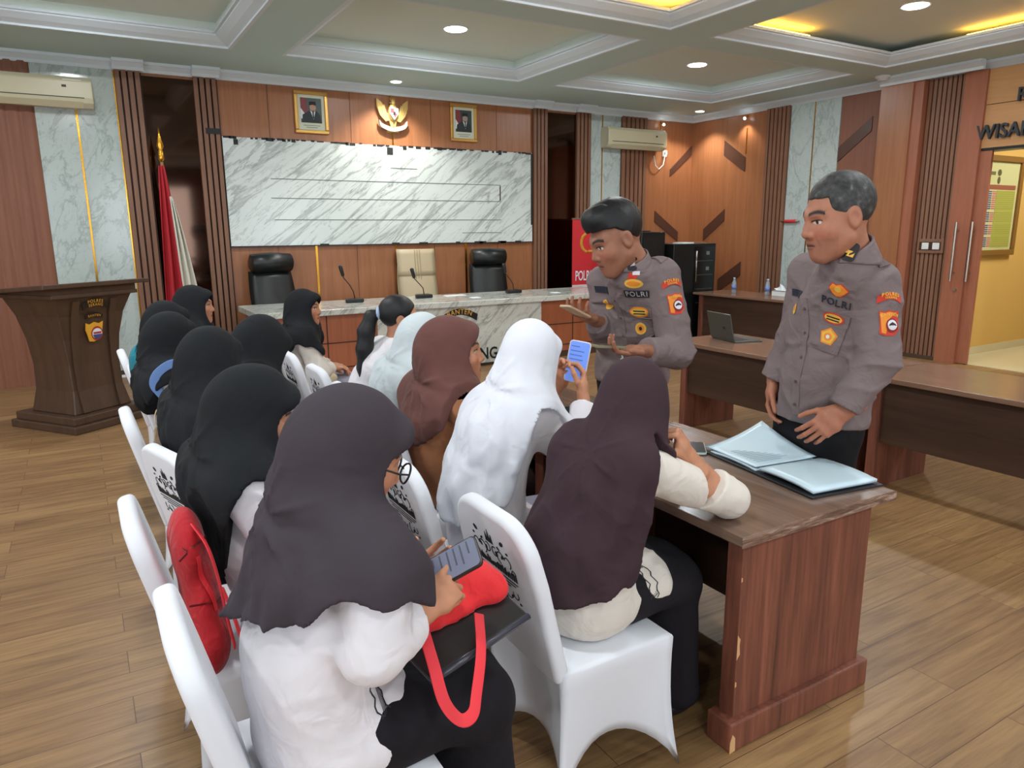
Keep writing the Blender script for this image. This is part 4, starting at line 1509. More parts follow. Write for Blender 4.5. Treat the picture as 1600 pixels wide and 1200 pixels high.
def head_local(kind):
    if kind in _heads:
        return _heads[kind]
    male = kind != "girl"
    h = .0028 if male else .0034
    S = SDF((-.105, -.135, -.22), (.105, .14, .14), h)
    S.ell((0, -.02, .032), (.076, .097, .088))
    S.ell((0, .028, -.03), (.064 if male else .060, .066, .088), None, .03)
    for s in (1, -1):
        S.cone((s * .05, .005, -.06), (s * .016, .066, -.104), .024, .018, .035)
        S.ell((s * .038, .058, -.028), (.026, .026, .024), None, .03)
        S.cone((s * .012, .084, .020), (s * .045, .066, .024), .010, .009, .022)
    S.ell((0, .070, -.100), (.021, .020, .017), None, .02)
    S.ell((0, .070, -.066), (.034, .024, .026), None, .025)
    for s in (1, -1):
        S.ell((s * .031, .094, .001), (.019, .015, .011), None, .014, "sub")
        S.ell((s * .031, .0705, .0), (.0155, .0125, .011), None, .003)
        S.cone((s * .018, .0815, .008), (s * .045, .0715, .007), .0042, .0038, .006)
    nz = .0135 if kind == "old" else .0115
    S.cone((0, .083, .012), (0, .104, -.030), .0085, nz, .014)
    for s in (1, -1):
        S.ell((s * .0135, .092, -.036), (.0105, .012, .009), None, .008)
    S.cone((-.017, .087, -.064), (.017, .087, -.064), .0052, .0052, .007)
    S.ell((0, .0925, -.063), (.014, .006, .0055), None, .006)
    S.ell((0, .091, -.074), (.017, .007, .006), None, .006)
    S.cone((-.020, .0965, -.0685), (.020, .0965, -.0685), .0022, .0022, .004, "sub")
    if male:
        for s in (1, -1):
            S.ell((s * .077, -.008, -.006), (.011, .022, .034), None, .008)
            S.ell((s * .088, -.002, -.004), (.007, .012, .020), None, .006, "sub")
    else:
        for s in (1, -1):
            S.ell((s * .074, -.008, -.008), (.010, .019, .030), None, .008)
            S.ell((s * .083, -.003, -.006), (.006, .010, .017), None, .006, "sub")
    S.cone((0, -.022, -.07), (0, -.045, -.20), .056 if male else .048, .060 if male else .052, .03)
    v, f = S.mesh()
    v = relax(v, f, 1, .4)
    base = {"girl": (186, 134, 104), "young": (150, 104, 82), "old": (166, 114, 90)}[kind]
    T = np.tile(L3(base), (len(v), 1))

    def blend(w, c):
        w = np.clip(w, 0, 1)[:, None]
        T[:] = T * (1 - w) + L3(c) * w
    x, y, z = np.abs(v[:, 0]), v[:, 1], v[:, 2]
    front = (y > .045)
    blend(.35 * front * np.exp(-((x - .042) / .02) ** 2 - ((z + .03) / .022) ** 2), (196, 116, 96))
    zb = .0245 + .006 * np.clip(1 - ((x - .034) / .022) ** 2, -1, 1)
    wb = .0048 if male else .0036
    blend(1.5 * front * (x > .012) * (x < .056) * np.exp(-((z - zb) / wb) ** 2), (34, 26, 24))
    ex, ez = (x - .031) / .0150, (z - .0005) / .0066
    e = ex ** 2 + ez ** 2
    blend(front * np.clip((1.15 - e) * 3, 0, 1), (214, 204, 196))
    blend(front * np.clip(1.25 - (((x - .0305) / .0066) ** 2 + ((z - .0005) / .0066) ** 2), 0, 1) * 2 * (np.abs(ez) < 1.0), (26, 18, 16))
    blend(1.3 * front * (np.abs(ex) < 1.15) * np.exp(-((z - .0068 + .002 * ex ** 2) / .0022) ** 2), (30, 22, 20))
    lip = (x / .0225) ** 2 + ((z + .0685) / .0105) ** 2
    blend(front * (y > .07) * np.clip((1.15 - lip) * 2.0, 0, 1) * .8, (150, 78, 72) if not male else (122, 70, 62))
    blend(front * (y > .07) * (x < .021) * np.exp(-((z + .0685) / .0018) ** 2), (84, 42, 38))
    blend(.6 * front * np.exp(-((x - .0085) / .004) ** 2 - ((z + .0415) / .0028) ** 2), (90, 50, 40))
    if kind == "old":
        blend(.30 * front * np.exp(-((x - .031 - .25 * (-.045 - z)) / .0035) ** 2) * (z < -.032) * (z > -.07), (110, 70, 56))
        blend(.25 * front * np.exp(-((x - .031) / .018) ** 2 - ((z + .016) / .005) ** 2), (110, 74, 62))
        blend(.22 * (z < -.05) * front, (120, 88, 76))
    _heads[kind] = (v, f, T)
    return _heads[kind]


# ---------------------------------------------------------------- hand (local: x fingers, y thumb side for a right hand, z back of hand; origin wrist)
_hands = {}


def hand_local(curl, thumb, stub):
    key = (curl, thumb, stub)
    if key in _hands:
        return _hands[key]
    h = .0026
    S = SDF((-stub - .03, -.085, -.11), (.21, .10, .06), h)
    S.econe((-stub, 0, 0), (-.005, 0, 0), (.040, .036), (.029, .021), (0, 1, 0))
    S.econe((0, 0, -.002), (.040, 0, -.002), (.030, .019), (.040, .017), (0, 1, 0), .02)
    S.econe((.040, 0, -.002), (.082, -.001, 0), (.041, .016), (.041, .012), (0, 1, 0), .02)
    S.ell((.03, .024, -.012), (.034, .018, .017), None, .02)
    base = [(.090, .031, 0), (.094, .0105, .001), (.090, -.010, 0), (.082, -.029, -.002)]
    lens = [(.042, .025, .020), (.046, .028, .021), (.042, .026, .020), (.033, .020, .017)]
    rad = [.0092, .0094, .0090, .0080]
    fan = [.10, .02, -.06, -.15]
    for i in range(4):
        p = A(*base[i])
        ang = 0.0
        cs = curl[i] if isinstance(curl[0], tuple) else curl
        r = rad[i]
        for j in range(3):
            ang += math.radians(cs[j])
            d = A(math.cos(ang) * math.cos(fan[i]), math.cos(ang) * math.sin(fan[i]), -math.sin(ang))
            q = p + d * lens[i][j]
            S.cone(p, q, r * (1 - .10 * j), r * (.92 - .12 * j), .006 if j == 0 else .003)
            p = q
    p = A(.022, .026, -.008)
    r = .0125
    for j, L in enumerate((.040, .034, .027)):
        d = unit(thumb[j])
        q = p + d * L
        S.cone(p, q, r, r * .86, .012 if j == 0 else .004)
        r *= .88
        p = q
    v, f = S.mesh()
    v = relax(v, f, 1, .35)
    _hands[key] = (v, f)
    return _hands[key]


HP = {
    "relaxed": ((28, 30, 20), ((.7, .6, -.35), (.85, .35, -.35), (.9, .2, -.4))),
    "hold": (((38, 46, 30), (42, 48, 30), (46, 50, 30), (50, 52, 30)), ((.45, .75, -.45), (.85, .35, -.40), (.95, .0, -.35))),
    "cradle": (((14, 30, 24), (18, 34, 26), (24, 38, 28), (30, 42, 28)), ((.55, .8, -.1), (.9, .35, -.15), (.97, .15, -.2))),
    "tap": (((10, 14, 8), (52, 66, 40), (58, 70, 40), (60, 72, 40)), ((.6, .7, -.35), (.85, .3, -.45), (.9, -.05, -.45))),
    "fist": ((70, 85, 55), ((.6, .6, -.5), (.7, .0, -.7), (.5, -.6, -.6))),
    "pinch": (((45, 35, 20), (52, 38, 22), (58, 42, 24), (64, 46, 26)), ((.6, .55, -.6), (.85, .15, -.5), (.95, -.1, -.3))),
}


def place_hand(pose, wrist, fdir, dorsal, side, stub=.07, scale=1.0, tone=(186, 134, 104)):
    c, th = HP[pose]
    v, f = hand_local(c, th, stub)
    x = unit(fdir)
    z = np.array(dorsal, float)
    z = unit(z - x * (z @ x))
    y = np.cross(z, x)
    v = v * scale
    if side == "L":
        v = v * A(1, -1, 1)
        f = f[:, ::-1]
    w = np.array(wrist, float) + v[:, :1] * x + v[:, 1:2] * y + v[:, 2:3] * z
    T = np.tile(L3(tone), (len(w), 1))
    T *= np.clip(1.06 - .10 * (v[:, 2:3] > 0), 0, 2)
    return w, f, T


def rot_frame(yaw, pitch, roll=0.0):
    """columns: left, forward, up for a head looking along yaw (0 = +X), pitch up positive"""
    fwd = A(math.cos(yaw) * math.cos(pitch), math.sin(yaw) * math.cos(pitch), math.sin(pitch))
    left = A(-math.sin(yaw), math.cos(yaw), 0)
    up = np.cross(fwd, left)
    if roll:
        left, up = left * math.cos(roll) + up * math.sin(roll), up * math.cos(roll) - left * math.sin(roll)
    # right handed basis needs x = fwd x up ... use (right, fwd, up)
    return np.stack([-left, fwd, up], 1)
# ================================================================ covered banquet chairs
def chair_parts():
    sk, bk, pr = MB(), MB(), MB()
    hx, hy, zt = .195, .205, .445
    corners = [(-hx, -hy), (hx, -hy), (hx, hy), (-hx, hy)]
    feet = [(-.215, -.222), (.225, -.222), (.225, .222), (-.215, .222)]
    NS, NVv = 14, 9
    rings = []
    for j in range(NVv):
        v = j / (NVv - 1)
        ring = []
        for s in range(4):
            a, b = np.array(corners[s]), np.array(corners[(s + 1) % 4])
            fa, fb = np.array(feet[s]), np.array(feet[(s + 1) % 4])
            nrm = unit(A((b - a)[1], -(b - a)[0], 0))[:2]
            for k in range(NS):
                u = k / NS
                c = 1 - abs(2 * u - 1) ** 2.0
                zb = .004 + .15 * c ** .8
                top = a + (b - a) * u
                bot = fa + (fb - fa) * u - nrm * .075 * c
                flare = v ** 1.7
                p = top + (bot - top) * flare
                p = p - nrm * .012 * math.sin(PI * v) * (1 - .3 * c)
                z = zt - .012 - (zt - .012 - zb) * v
                ring.append((p[0], p[1], z))
        rings.append(ring)
    n = 4 * NS
    v = []
    for r in rings:
        v += r
    f = []
    for j in range(NVv - 1):
        for k in range(n):
            f.append((j * n + k, (j + 1) * n + k, (j + 1) * n + (k + 1) % n, j * n + (k + 1) % n))
    b0 = len(v)
    for sc, dz in ((.985, .006), (.94, .012), (.6, .016)):
        for (x, y, z) in rings[0]:
            v.append((x * sc, y * sc, zt - .012 + dz))
    for q in range(3):
        lo = 0 if q == 0 else b0 + (q - 1) * n
        hi = b0 + q * n
        for k in range(n):
            f.append((lo + k, lo + (k + 1) % n, hi + (k + 1) % n, hi + k))
    f.append(tuple(b0 + 2 * n + k for k in range(n)))
    sk.add(v, f)
    # backrest: rounded plate leaning back
    N = 9
    prof = [(-.200, .02), (.200, .02), (.208, .32)]
    for k in range(N + 1):
        a = PI / 2 * k / N
        prof.append((.200 - .115 + .115 * math.cos(a), .50 - .11 + .11 * math.sin(a)))
    for k in range(N + 1):
        a = PI / 2 + PI / 2 * k / N
        prof.append((-.200 + .115 + .115 * math.cos(a), .50 - .11 + .11 * math.sin(a)))
    prof.append((-.208, .32))
    up = unit(A(-.25, 0, 1))
    th = A(.046, 0, .011)
    org = A(-.205, 0, .385)
    bk.prism(prof, org, A(0, 1, 0), up, th)
    # black flourish printed on the outer (rear) face
    o = org - A(.0012, 0, 0)
    ax, az = A(0, -1, 0), up

    def blob(cx, cy, rx, ry, rot=0.0, n=10):
        c, s = math.cos(rot), math.sin(rot)
        pr.prism([(cx + rx * math.cos(q) * c - ry * math.sin(q) * s, cy + rx * math.cos(q) * s + ry * math.sin(q) * c) for q in np.linspace(0, 2 * PI, n, endpoint=False)], o, ax, az, A(-.0008, 0, 0))

    def arc(cx, cy, r, a0, a1, w=.0035):
        qs = np.linspace(math.radians(a0), math.radians(a1), 9)
        out = [(cx + r * math.cos(q), cy + r * math.sin(q)) for q in qs]
        inn = [(cx + (r - w) * math.cos(q), cy + (r - w) * math.sin(q)) for q in qs[::-1]]
        pr.prism(out + inn, o, ax, az, A(-.0008, 0, 0))
    zc = .32
    for k in (-1, 0, 1):
        pr.prism([(k * .012 - .007, zc + .085), (k * .012 + .007, zc + .085), (k * .016, zc + .118 - abs(k) * .012)], o, ax, az, A(-.0008, 0, 0))
    pr.prism([(-.02, zc + .076), (.02, zc + .076), (.018, zc + .086), (-.018, zc + .086)], o, ax, az, A(-.0008, 0, 0))
    rr = random.Random(5)
    for s in (1, -1):
        blob(s * .072, zc + .098, .011, .007, .5 * s)
        blob(s * .092, zc + .075, .006, .004)
        blob(s * .046, zc + .074, .008, .004, -.6 * s)
        blob(s * .060, zc + .052, .010, .005, .8 * s)
        blob(s * .028, zc + .050, .006, .009, .3 * s)
        for (x, y, r, a, b) in ((.05, .045, .022, 20, 250), (.085, .045, .018, -60, 170), (.02, .055, .016, 60, 300), (.108, .02, .012, 0, 250), (.05, -.062, .020, 100, 340), (.088, -.055, .016, 160, 400), (.02, -.075, .016, 120, 330)):
            if s > 0:
                arc(x, zc + y, r, a, b)
            else:
                arc(-x, zc + y, r, 180 - b, 180 - a)
        blob(s * .066, zc - .068, .008, .005, .7 * s)
        blob(s * .030, zc - .090, .006, .010, .2 * s)
        blob(s * .010, zc - .112, .005, .004)
        blob(s * .105, zc - .078, .006, .004)
    # two dense bands standing for the wreath between the flourishes
    x = -.115
    while x < .115:
        w_ = rr.uniform(.006, .012)
        pr.prism([(x, zc - .004), (x + w_, zc - .004), (x + w_, zc + rr.uniform(.010, .026)), (x, zc + rr.uniform(.010, .026))], o, ax, az, A(-.0008, 0, 0))
        x += w_ + .0035
    for y0, hw in ((-.016, .115), (-.026, .10), (-.036, .07)):
        pr.prism([(-hw, zc + y0), (hw, zc + y0), (hw, zc + y0 + .0035), (-hw, zc + y0 + .0035)], o, ax, az, A(-.0008, 0, 0))
    return sk, bk, pr


def make_chair():
    sk, bk, pr = chair_parts()
    t = thing("banquet_chair", "x", "chair")
    o = sk.build("skirted_seat_cover", M["seat_white"], t, True)
    s = o.modifiers.new("s", "SOLIDIFY")
    s.thickness = .004
    o = bk.build("backrest", M["seat_white"], t)
    b = o.modifiers.new("b", "BEVEL")
    b.width = .017
    b.segments = 4
    b.limit_method = "ANGLE"
    b.angle_limit = math.radians(50)
    o.data.polygons.foreach_set("use_smooth", [True] * len(o.data.polygons))
    pr.build("printed_flourish", M["print"], o)
    return t


CHAIRS = {}
_proto = make_chair()


def chair(key, x, y, rz, label):
    t = _proto if not CHAIRS else copy_tree(_proto)
    t.location = (x, y, 0)
    t.rotation_euler = (0, 0, math.radians(rz))
    t["label"] = label
    t["group"] = "white covered banquet chairs"
    CHAIRS[key] = (x, y, math.radians(rz))
    return t


chair("C1", .38, 1.47, 0, "white covered banquet chair under the girl holding the red tote")
chair("C2", .345, 2.12, 0, "white covered banquet chair with the red backpack on it")
chair("C4", .47, 2.74, 16, "white covered banquet chair turned so its printed back shows, behind the red backpack")
chair("C3", .405, 3.34, 0, "white covered banquet chair with beige tote hanging beside it")
chair("C5", .505, 3.92, 0, "white covered banquet chair under the girl with light blue straps")
chair("C6", .50, 4.50, 0, "white covered banquet chair by the teal bag")
chair("C7", .48, 5.14, 0, "white covered banquet chair under the girl in profile before the flag")
chair("F0", 1.185, 1.615, 0, "white covered banquet chair pulled up to the worn table end, print on back")
chair("F1b", 1.13, 2.16, 0, "white covered banquet chair under the girl in a white headscarf holding up a phone")
chair("F1", 1.30, 2.78, 0, "white covered banquet chair under the girl in the brown headscarf")
chair("F4", 1.34, 3.37, 0, "white covered banquet chair under the bowed girl in a white headscarf")
chair("F3", 1.37, 3.93, 0, "white covered banquet chair under the girl with a ponytail")
chair("F5", 1.36, 4.50, 0, "empty white covered banquet chair with print, beside the dais-side girl")
chair("F6", 1.26, 5.16, 0, "white covered banquet chair under the girl nearest the dais desk")


def seat_cut(S, key):
    """cloth rests on the seat and against the backrest"""
    x, y, rz = CHAIRS[key]
    c, s = math.cos(rz), math.sin(rz)
    X, Y, Z = S.full()
    lx = (X - x) * c + (Y - y) * s
    ly = -(X - x) * s + (Y - y) * c
    pad = .008
    q = np.maximum(np.maximum(-.25 - lx, lx - .197 - pad), np.abs(ly) - .207 - pad)
    q = np.maximum(q, Z - .452 - pad * .5)
    S.D = np.maximum(S.D, -q)
    # skirt sides flare below the seat
    fl = np.clip((.45 - Z) / .45, 0, 1) ** 1.5 * .035
    q = np.maximum(np.maximum(-.25 - lx, lx - .200 - fl - pad), np.abs(ly) - .212 - fl - pad)
    q = np.maximum(q, Z - .43)
    S.D = np.maximum(S.D, -q)
    bx_ = lx + .205 - .046 + .25 * (Z - .385)     # front face of the backrest
    q = np.maximum(np.maximum(bx_ - pad, np.abs(ly) - .215 - pad), np.maximum(.40 - Z, Z - .895))
    q = np.maximum(q, -(bx_ + .09))
    S.D = np.maximum(S.D, -q)


# ================================================================ cloth
M["blouse"] = fabric("white_blouse_cloth", (226, 222, 226), .85, .35, None, .1, 11)
M["blouse_cream"] = fabric("cream_blouse_cloth", (214, 206, 196), .85, .35, None, .1, 11)
M["blouse_tan"] = fabric("tan_scout_cloth", (186, 126, 86), .85, .35, (170, 112, 76), .1, 11)
M["hijab_black"] = fabric("black_headscarf_cloth", (27, 29, 32), .9, .25, None, .0, 8)
M["hijab_charcoal"] = fabric("charcoal_headscarf_cloth", (60, 53, 59), .9, .25, None, .0, 8)
M["hijab_plum"] = fabric("plum_headscarf_cloth", (60, 43, 49), .9, .3, None, .0, 8)
M["hijab_brown"] = fabric("brown_headscarf_cloth", (106, 68, 62), .85, .35, (94, 60, 54), .05, 8)
M["hijab_white"] = fabric("white_headscarf_cloth", (218, 220, 228), .85, .3, None, .1, 8)
M["hijab_pale"] = fabric("pale_headscarf_cloth", (200, 210, 214), .85, .3, None, .1, 8)
M["skirt_black"] = fabric("black_skirt_cloth", (28, 25, 30), .9, .3, None, .0, 9)
M["skirt_brown"] = fabric("dark_brown_skirt_cloth", (54, 36, 36), .9, .3, None, .0, 9)
M["skirt_grey"] = fabric("grey_skirt_cloth", (150, 148, 162), .9, .3, None, .0, 9)
M["shoe"] = plain("black_shoe", (22, 22, 24), .4)
M["hair"] = plain("black_hair", (20, 20, 21), .5, 0, .4)
M["uniform"] = fabric("uniform_cloth", (124, 110, 110), .85, .4, (116, 102, 102), .0, 12)
M["trouser"] = fabric("dark_trouser_cloth", (22, 22, 25), .9, .25, None, .0, 9)

SKIN = (186, 134, 104)


def arms_default(J):
    pass


def joints(spec):
    """fills in the joints the description leaves open"""
    J = dict(spec)
    yaw = math.radians(J.get("yaw", 0))
    f = A(math.cos(yaw), math.sin(yaw), 0)
    l = A(-f[1], f[0], 0)
    J["f"], J["l"] = f, l
    P = A(*J["pelvis"])
    H = A(*J["head"])
    hy, hp = math.radians(J.get("hyaw", J.get("yaw", 0))), math.radians(J.get("hpitch", -10))
    J["R"] = rot_frame(hy, hp, math.radians(J.get("hroll", 0)))
    hf = J["R"][:, 1]
    up = J["R"][:, 2]
    sc = J.get("scale", 1.0)
    J["sc"] = sc
    N = H - up * .135 * sc - hf * .040 * sc          # base of the neck inside the head piece
    N = N * .75 + .25 * A(H[0] - f[0] * .05, H[1] - f[1] * .05, H[2] - .165 * sc)
    J["neck"] = N
    spine = N - P
    c = P + spine * .72 - f * .035
    J["chest"] = A(*J["chest"]) if "chest" in J else c
    J["waist"] = P + spine * .36 - f * .035
    sl = A(*J["tilt"]) if "tilt" in J else A(0, 0, 0)
    wsh = J.get("shw", .150) * sc
    J.setdefault("shL", N + l * wsh - A(0, 0, .055 * sc) - f * .01)
    J.setdefault("shR", N - l * wsh - A(0, 0, .055 * sc) - f * .01)
    for k in ("shL", "shR"):
        J[k] = A(*J[k])
    for s, sg in (("L", 1), ("R", -1)):
        if "el" + s not in J:
            J["el" + s] = J["sh" + s] + A(0, 0, -.24) + f * .10 + l * sg * .045
        if "wr" + s not in J:
            J["wr" + s] = P + f * .24 + l * sg * .07 + A(0, 0, .09)
        if "hd" + s not in J:
            J["hd" + s] = ("relaxed", f - l * sg * .4 + A(0, 0, -.1), A(0, 0, 1))
        J["el" + s], J["wr" + s] = A(*J["el" + s]), A(*J["wr" + s])
    return J


def body_mesh(J, kind, root, origin, legs=True, tone=SKIN, stub=.07):
    """one skin mesh: head, neck, trunk, limbs and hands"""
    V, F, T = [], [], []

    def put(v, f, t):
        n = sum(len(q) for q in V)
        V.append(v)
        F.append(f + n)
        T.append(t)
    sc = J["sc"]
    hv, hf, ht = head_local(kind)
    hs = J.get("hscale", 1.0) * sc
    put(A(*J["head"]) + (hv * hs) @ J["R"].T, hf, ht)
    tonev = L3(tone)
    for s in "LR":
        pose, fd, dz = J["hd" + s][:3]
        v, f, t = place_hand(pose, J["wr" + s], fd, dz, s, stub, J.get("handscale", 1.0) * sc, tone)
        put(v, f, t)
    pts = [J[k] for k in ("pelvis", "neck", "elL", "elR", "wrL", "wrR", "shL", "shR")]
    lo = np.min(pts, 0) - .3
    hi = np.max(pts, 0) + .25
    lo[2] = 0
    for k in J.get("legs", []):
        for p in k:
            lo = np.minimum(lo, A(*p) - .15)
            hi = np.maximum(hi, A(*p) + .15)
    lo[2] = 0
    S = SDF(lo, hi, .013)
    l, P, W, Ch, N = J["l"], A(*J["pelvis"]), J["waist"], J["chest"], J["neck"]
    S.econe(P, W, (.125 * sc, .085 * sc), (.11 * sc, .075 * sc), l, .04)
    S.econe(W, Ch, (.11 * sc, .075 * sc), (.13 * sc, .08 * sc), l, .04)
    S.cone(Ch, N, .06 * sc, .045 * sc, .05)
    for s in "LR":
        S.cone(J["chest"], J["sh" + s], .05 * sc, .04 * sc, .03)
        S.cone(J["sh" + s], J["el" + s], .036 * sc, .03 * sc, .02)
        S.cone(J["el" + s], J["wr" + s], .032 * sc, .022 * sc, .02)
    for lg in J.get("legs", []):
        r = [.07, .045, .036]
        for i in range(len(lg) - 1):
            S.cone(lg[i], lg[i + 1], r[min(i, 2)] * sc, r[min(i + 1, 2)] * sc, .02)
    v, f = S.mesh()
    put(v, f, np.tile(tonev, (len(v), 1)))
    return npmesh("body", np.concatenate(V), np.concatenate(F), M["skin"], root, origin, np.concatenate(T))


def wave(X, Y, Z, seed, freq=20.0):
    rs = np.random.RandomState(seed)
    out = 0
    for k in range(5):
        d = rs.normal(size=3)
        d /= np.linalg.norm(d)
        fr = freq * (1 + .55 * k)
        out = out + np.sin(fr * (d[0] * X + d[1] * Y + d[2] * Z) + rs.uniform(0, 6.28) + 1.4 * np.sin(fr * .5 * (d[1] * X - d[0] * Y + d[2] * Z))) / (1 + .6 * k)
    return out * .45


def crease(X, Y, Z, seed, freq=16.0, st=(1, 1, .45)):
    """narrow raised fold lines"""
    n = wave(X * st[0], Y * st[1], Z * st[2], seed, freq)
    m = wave(X, Y, Z, seed + 50, freq * .35)
    return -np.clip(1 - np.abs(n) * 2.2, 0, 1) ** 2 * np.clip(.55 + m, .1, 1)


def torso_sdf(S, J, r=1.0, arms=True, long=True, loose=1.0, cuffR=1.0, cuffL=1.0):
    sc = J["sc"] * loose
    l, f = J["l"], J["f"]
    P, W, Ch, N = A(*J["pelvis"]), J["waist"], J["chest"], J["neck"]
    S.econe(P + A(0, 0, -.02), P * .5 + W * .5, (.178 * sc, .135 * sc), (.165 * sc, .122 * sc), l)
    S.econe(P * .5 + W * .5, W, (.165 * sc, .122 * sc), (.155 * sc, .112 * sc), l, .04)
    S.econe(W, Ch, (.155 * sc, .112 * sc), (.165 * sc, .112 * sc), l, .05)
    S.econe(Ch, N - A(0, 0, .03), (.150 * sc, .10 * sc), (.09 * sc, .07 * sc), l, .05)
    S.cone(J["shL"], J["shR"], .062 * sc, .062 * sc, .05)
    if long:
        S.econe(P + A(0, 0, -.04), P + f * J.get("lapreach", .13) + A(0, 0, -.035), (.192 * sc, .122 * sc), (.188 * sc, .108 * sc), l, .05)
    return S


def sleeves(S, J, k=.035, cuff=None, ru=(.070, .064), rf=(.060, .052)):
    sc = J["sc"]
    for s in "LR":
        c = (cuff or {}).get(s, .86)
        el, wr = J["el" + s], J["wr" + s]
        S.cone(J["sh" + s], el, ru[0] * sc, ru[1] * sc, k)
        end = el + (wr - el) * c
        S.cone(el, end, ru[1] * sc, rf[1] * sc, .02)
        S.cut(end, wr - el, end, .075 * sc)


def bounds(J, pad=.28):
    ks = [A(*J["head"]), A(*J["pelvis"])] + [J[k] for k in ("shL", "shR", "elL", "elR", "wrL", "wrR")]
    lo, hi = np.min(ks, 0) - pad, np.max(ks, 0) + pad
    return lo, hi


def girl(label, spec, shirt="blouse", hijab="hijab_black", skirt="skirt_black", h=.0075, hem=(.30, .26, .28, .26), group="seated girls", cat="person", extra=None, sleevecut=None, tunic=.40, face="girl"):
    spec.setdefault("scale", .93)
    spec.setdefault("hscale", 1.0 / .93)
    J = joints(spec)
    key = spec["chair"]
    f, l = J["f"], J["l"]
    P = A(*J["pelvis"])
    og = (P[0], P[1], 0)
    root = thing("person", label, cat, og, 0, group)
    hipL, hipR = P + l * .085 + A(0, 0, -.02), P - l * .085 + A(0, 0, -.02)
    kf = spec.get("knee", .36)
    kz = .50
    kL, kR = P + f * kf + l * .10 + A(0, 0, kz - P[2]), P + f * kf - l * .10 + A(0, 0, kz - P[2])
    aL, aR = kL + f * .00 + A(0, 0, -kz + .10), kR + f * .00 + A(0, 0, -kz + .10)
    J["legs"] = [[hipL, kL, aL], [hipR, kR, aR]]
    J["R_up"] = J["R"][:, 2]
    body_mesh(J, face, root, og)
    # blouse
    lo, hi = bounds(J)
    lo[2] = max(.30, min(lo[2], tunic - .03))
    S = SDF(lo, hi, h)
    torso_sdf(S, J)
    D_t = S.D.copy()
    sleeves(S, J, cuff=sleevecut)
    X, Y, Z = S.full()
    T = S.clone()          # trunk and arms, still smooth
    sd = sum(ord(q) for q in label) % 997
    S.D = S.D + .0045 * wave(X, Y, Z, sd, 15) + .0085 * crease(X, Y, Z, sd + 7, 17, (1, 1, .5)) + .004 * crease(X, Y, Z, sd + 9, 30, (.7, .7, 1))
    J["cloth"] = S.D.copy()
    S.D = np.maximum(S.D, tunic + .02 * np.sin(9 * (X * l[0] + Y * l[1])) - Z)
    seat_cut(S, key)
    ylimit(S, J)
    table_cut(S, J)
    for c in spec.get("carve", ()):
        c(S)
    if extra:
        extra(S, J)
    # neck opening
    v, fc = S.mesh()
    npmesh("blouse", relax(v, fc, 1, .4), fc, M[shirt], root, og)
    # skirt
    lo2 = np.min([P, kL, kR, aL, aR], 0) - .26
    hi2 = np.max([P, kL, kR], 0) + .2
    lo2[2] = 0.0
    K = SDF(lo2, hi2, .011)
    K.econe(P + A(0, 0, -.03), P + f * .14 + A(0, 0, -.05), (.158, .102), (.162, .088), l)
    K.econe(P + f * .10 + A(0, 0, -.05), (kL + kR) / 2, (.162, .090), (.166, .082), l, .05)
    K.econe((kL + kR) / 2 + f * .01, (aL + aR) / 2 + f * .03, (.170, .085), (.185, .105), l, .06)
    for a, b in ((hipL, kL), (hipR, kR)):
        K.cone(a, b, .085, .078, .03)
    Xk, Yk, Zk = K.full()
    K.D = K.D + .006 * wave(Xk, Yk, Zk * .35, 3 + len(label), 22)
    K.D = np.maximum(K.D, .045 - Zk)
    seat_cut(K, key)
    table_cut(K, J)
    ylimit(K, J)
    for c in spec.get("carve", ()):
        c(K)
    v, fc = K.mesh()
    npmesh("skirt", relax(v, fc, 1, .4), fc, M[skirt], root, og)
    for a in (aL, aR):
        Sh = SDF(a - .2 - A(0, 0, .02), a + .24, .01)
        Sh.ell((a[0] + f[0] * .05, a[1] + f[1] * .05, .045), (.045, .11, .04), np.stack([l, f, A(0, 0, 1)], 1))
        Sh.cut((0, 0, .004), (0, 0, -1))
        v, fc = Sh.mesh()
        npmesh("shoe", v, fc, M["shoe"], root, og)
    if hijab:
        headscarf(J, T, root, og, M[hijab], hem, h, spec)
    return root, J, og


def hem_curve(ang, pts):
    """drop of the hem below the neck by direction: pts = (behind, right, front, left) or eight values behind, -135, right, -45, front, 45, left, 135"""
    n = len(pts)
    v = np.array(list(pts) + [pts[0]])
    t = (ang + PI) / (2 * PI / n)
    i = np.clip(np.floor(t).astype(int), 0, n - 1)
    fr = t - i
    fr = fr * fr * (3 - 2 * fr)
    return v[i] * (1 - fr) + v[i + 1] * fr


def ylimit(S, J):
    if "ylim" in J:
        S.cut((0, J["ylim"][0], 0), (0, -1, 0))
        S.cut((0, J["ylim"][1], 0), (0, 1, 0))


TABLE_BOXES = [((1.575, 1.34, .684), (2.325, 3.66, .7215))] + [((1.60, q - .032, 0), (2.25, q + .032, .70)) for q in (1.40, 2.372, 2.492, 3.612)] + [((1.57, q - .058, 0), (2.27, q + .048, .102)) for q in (1.40, 2.372, 2.492, 3.612)]


def table_cut(S, J):
    for lo, hi in TABLE_BOXES:
        S.sub_box(lo, hi, .004)


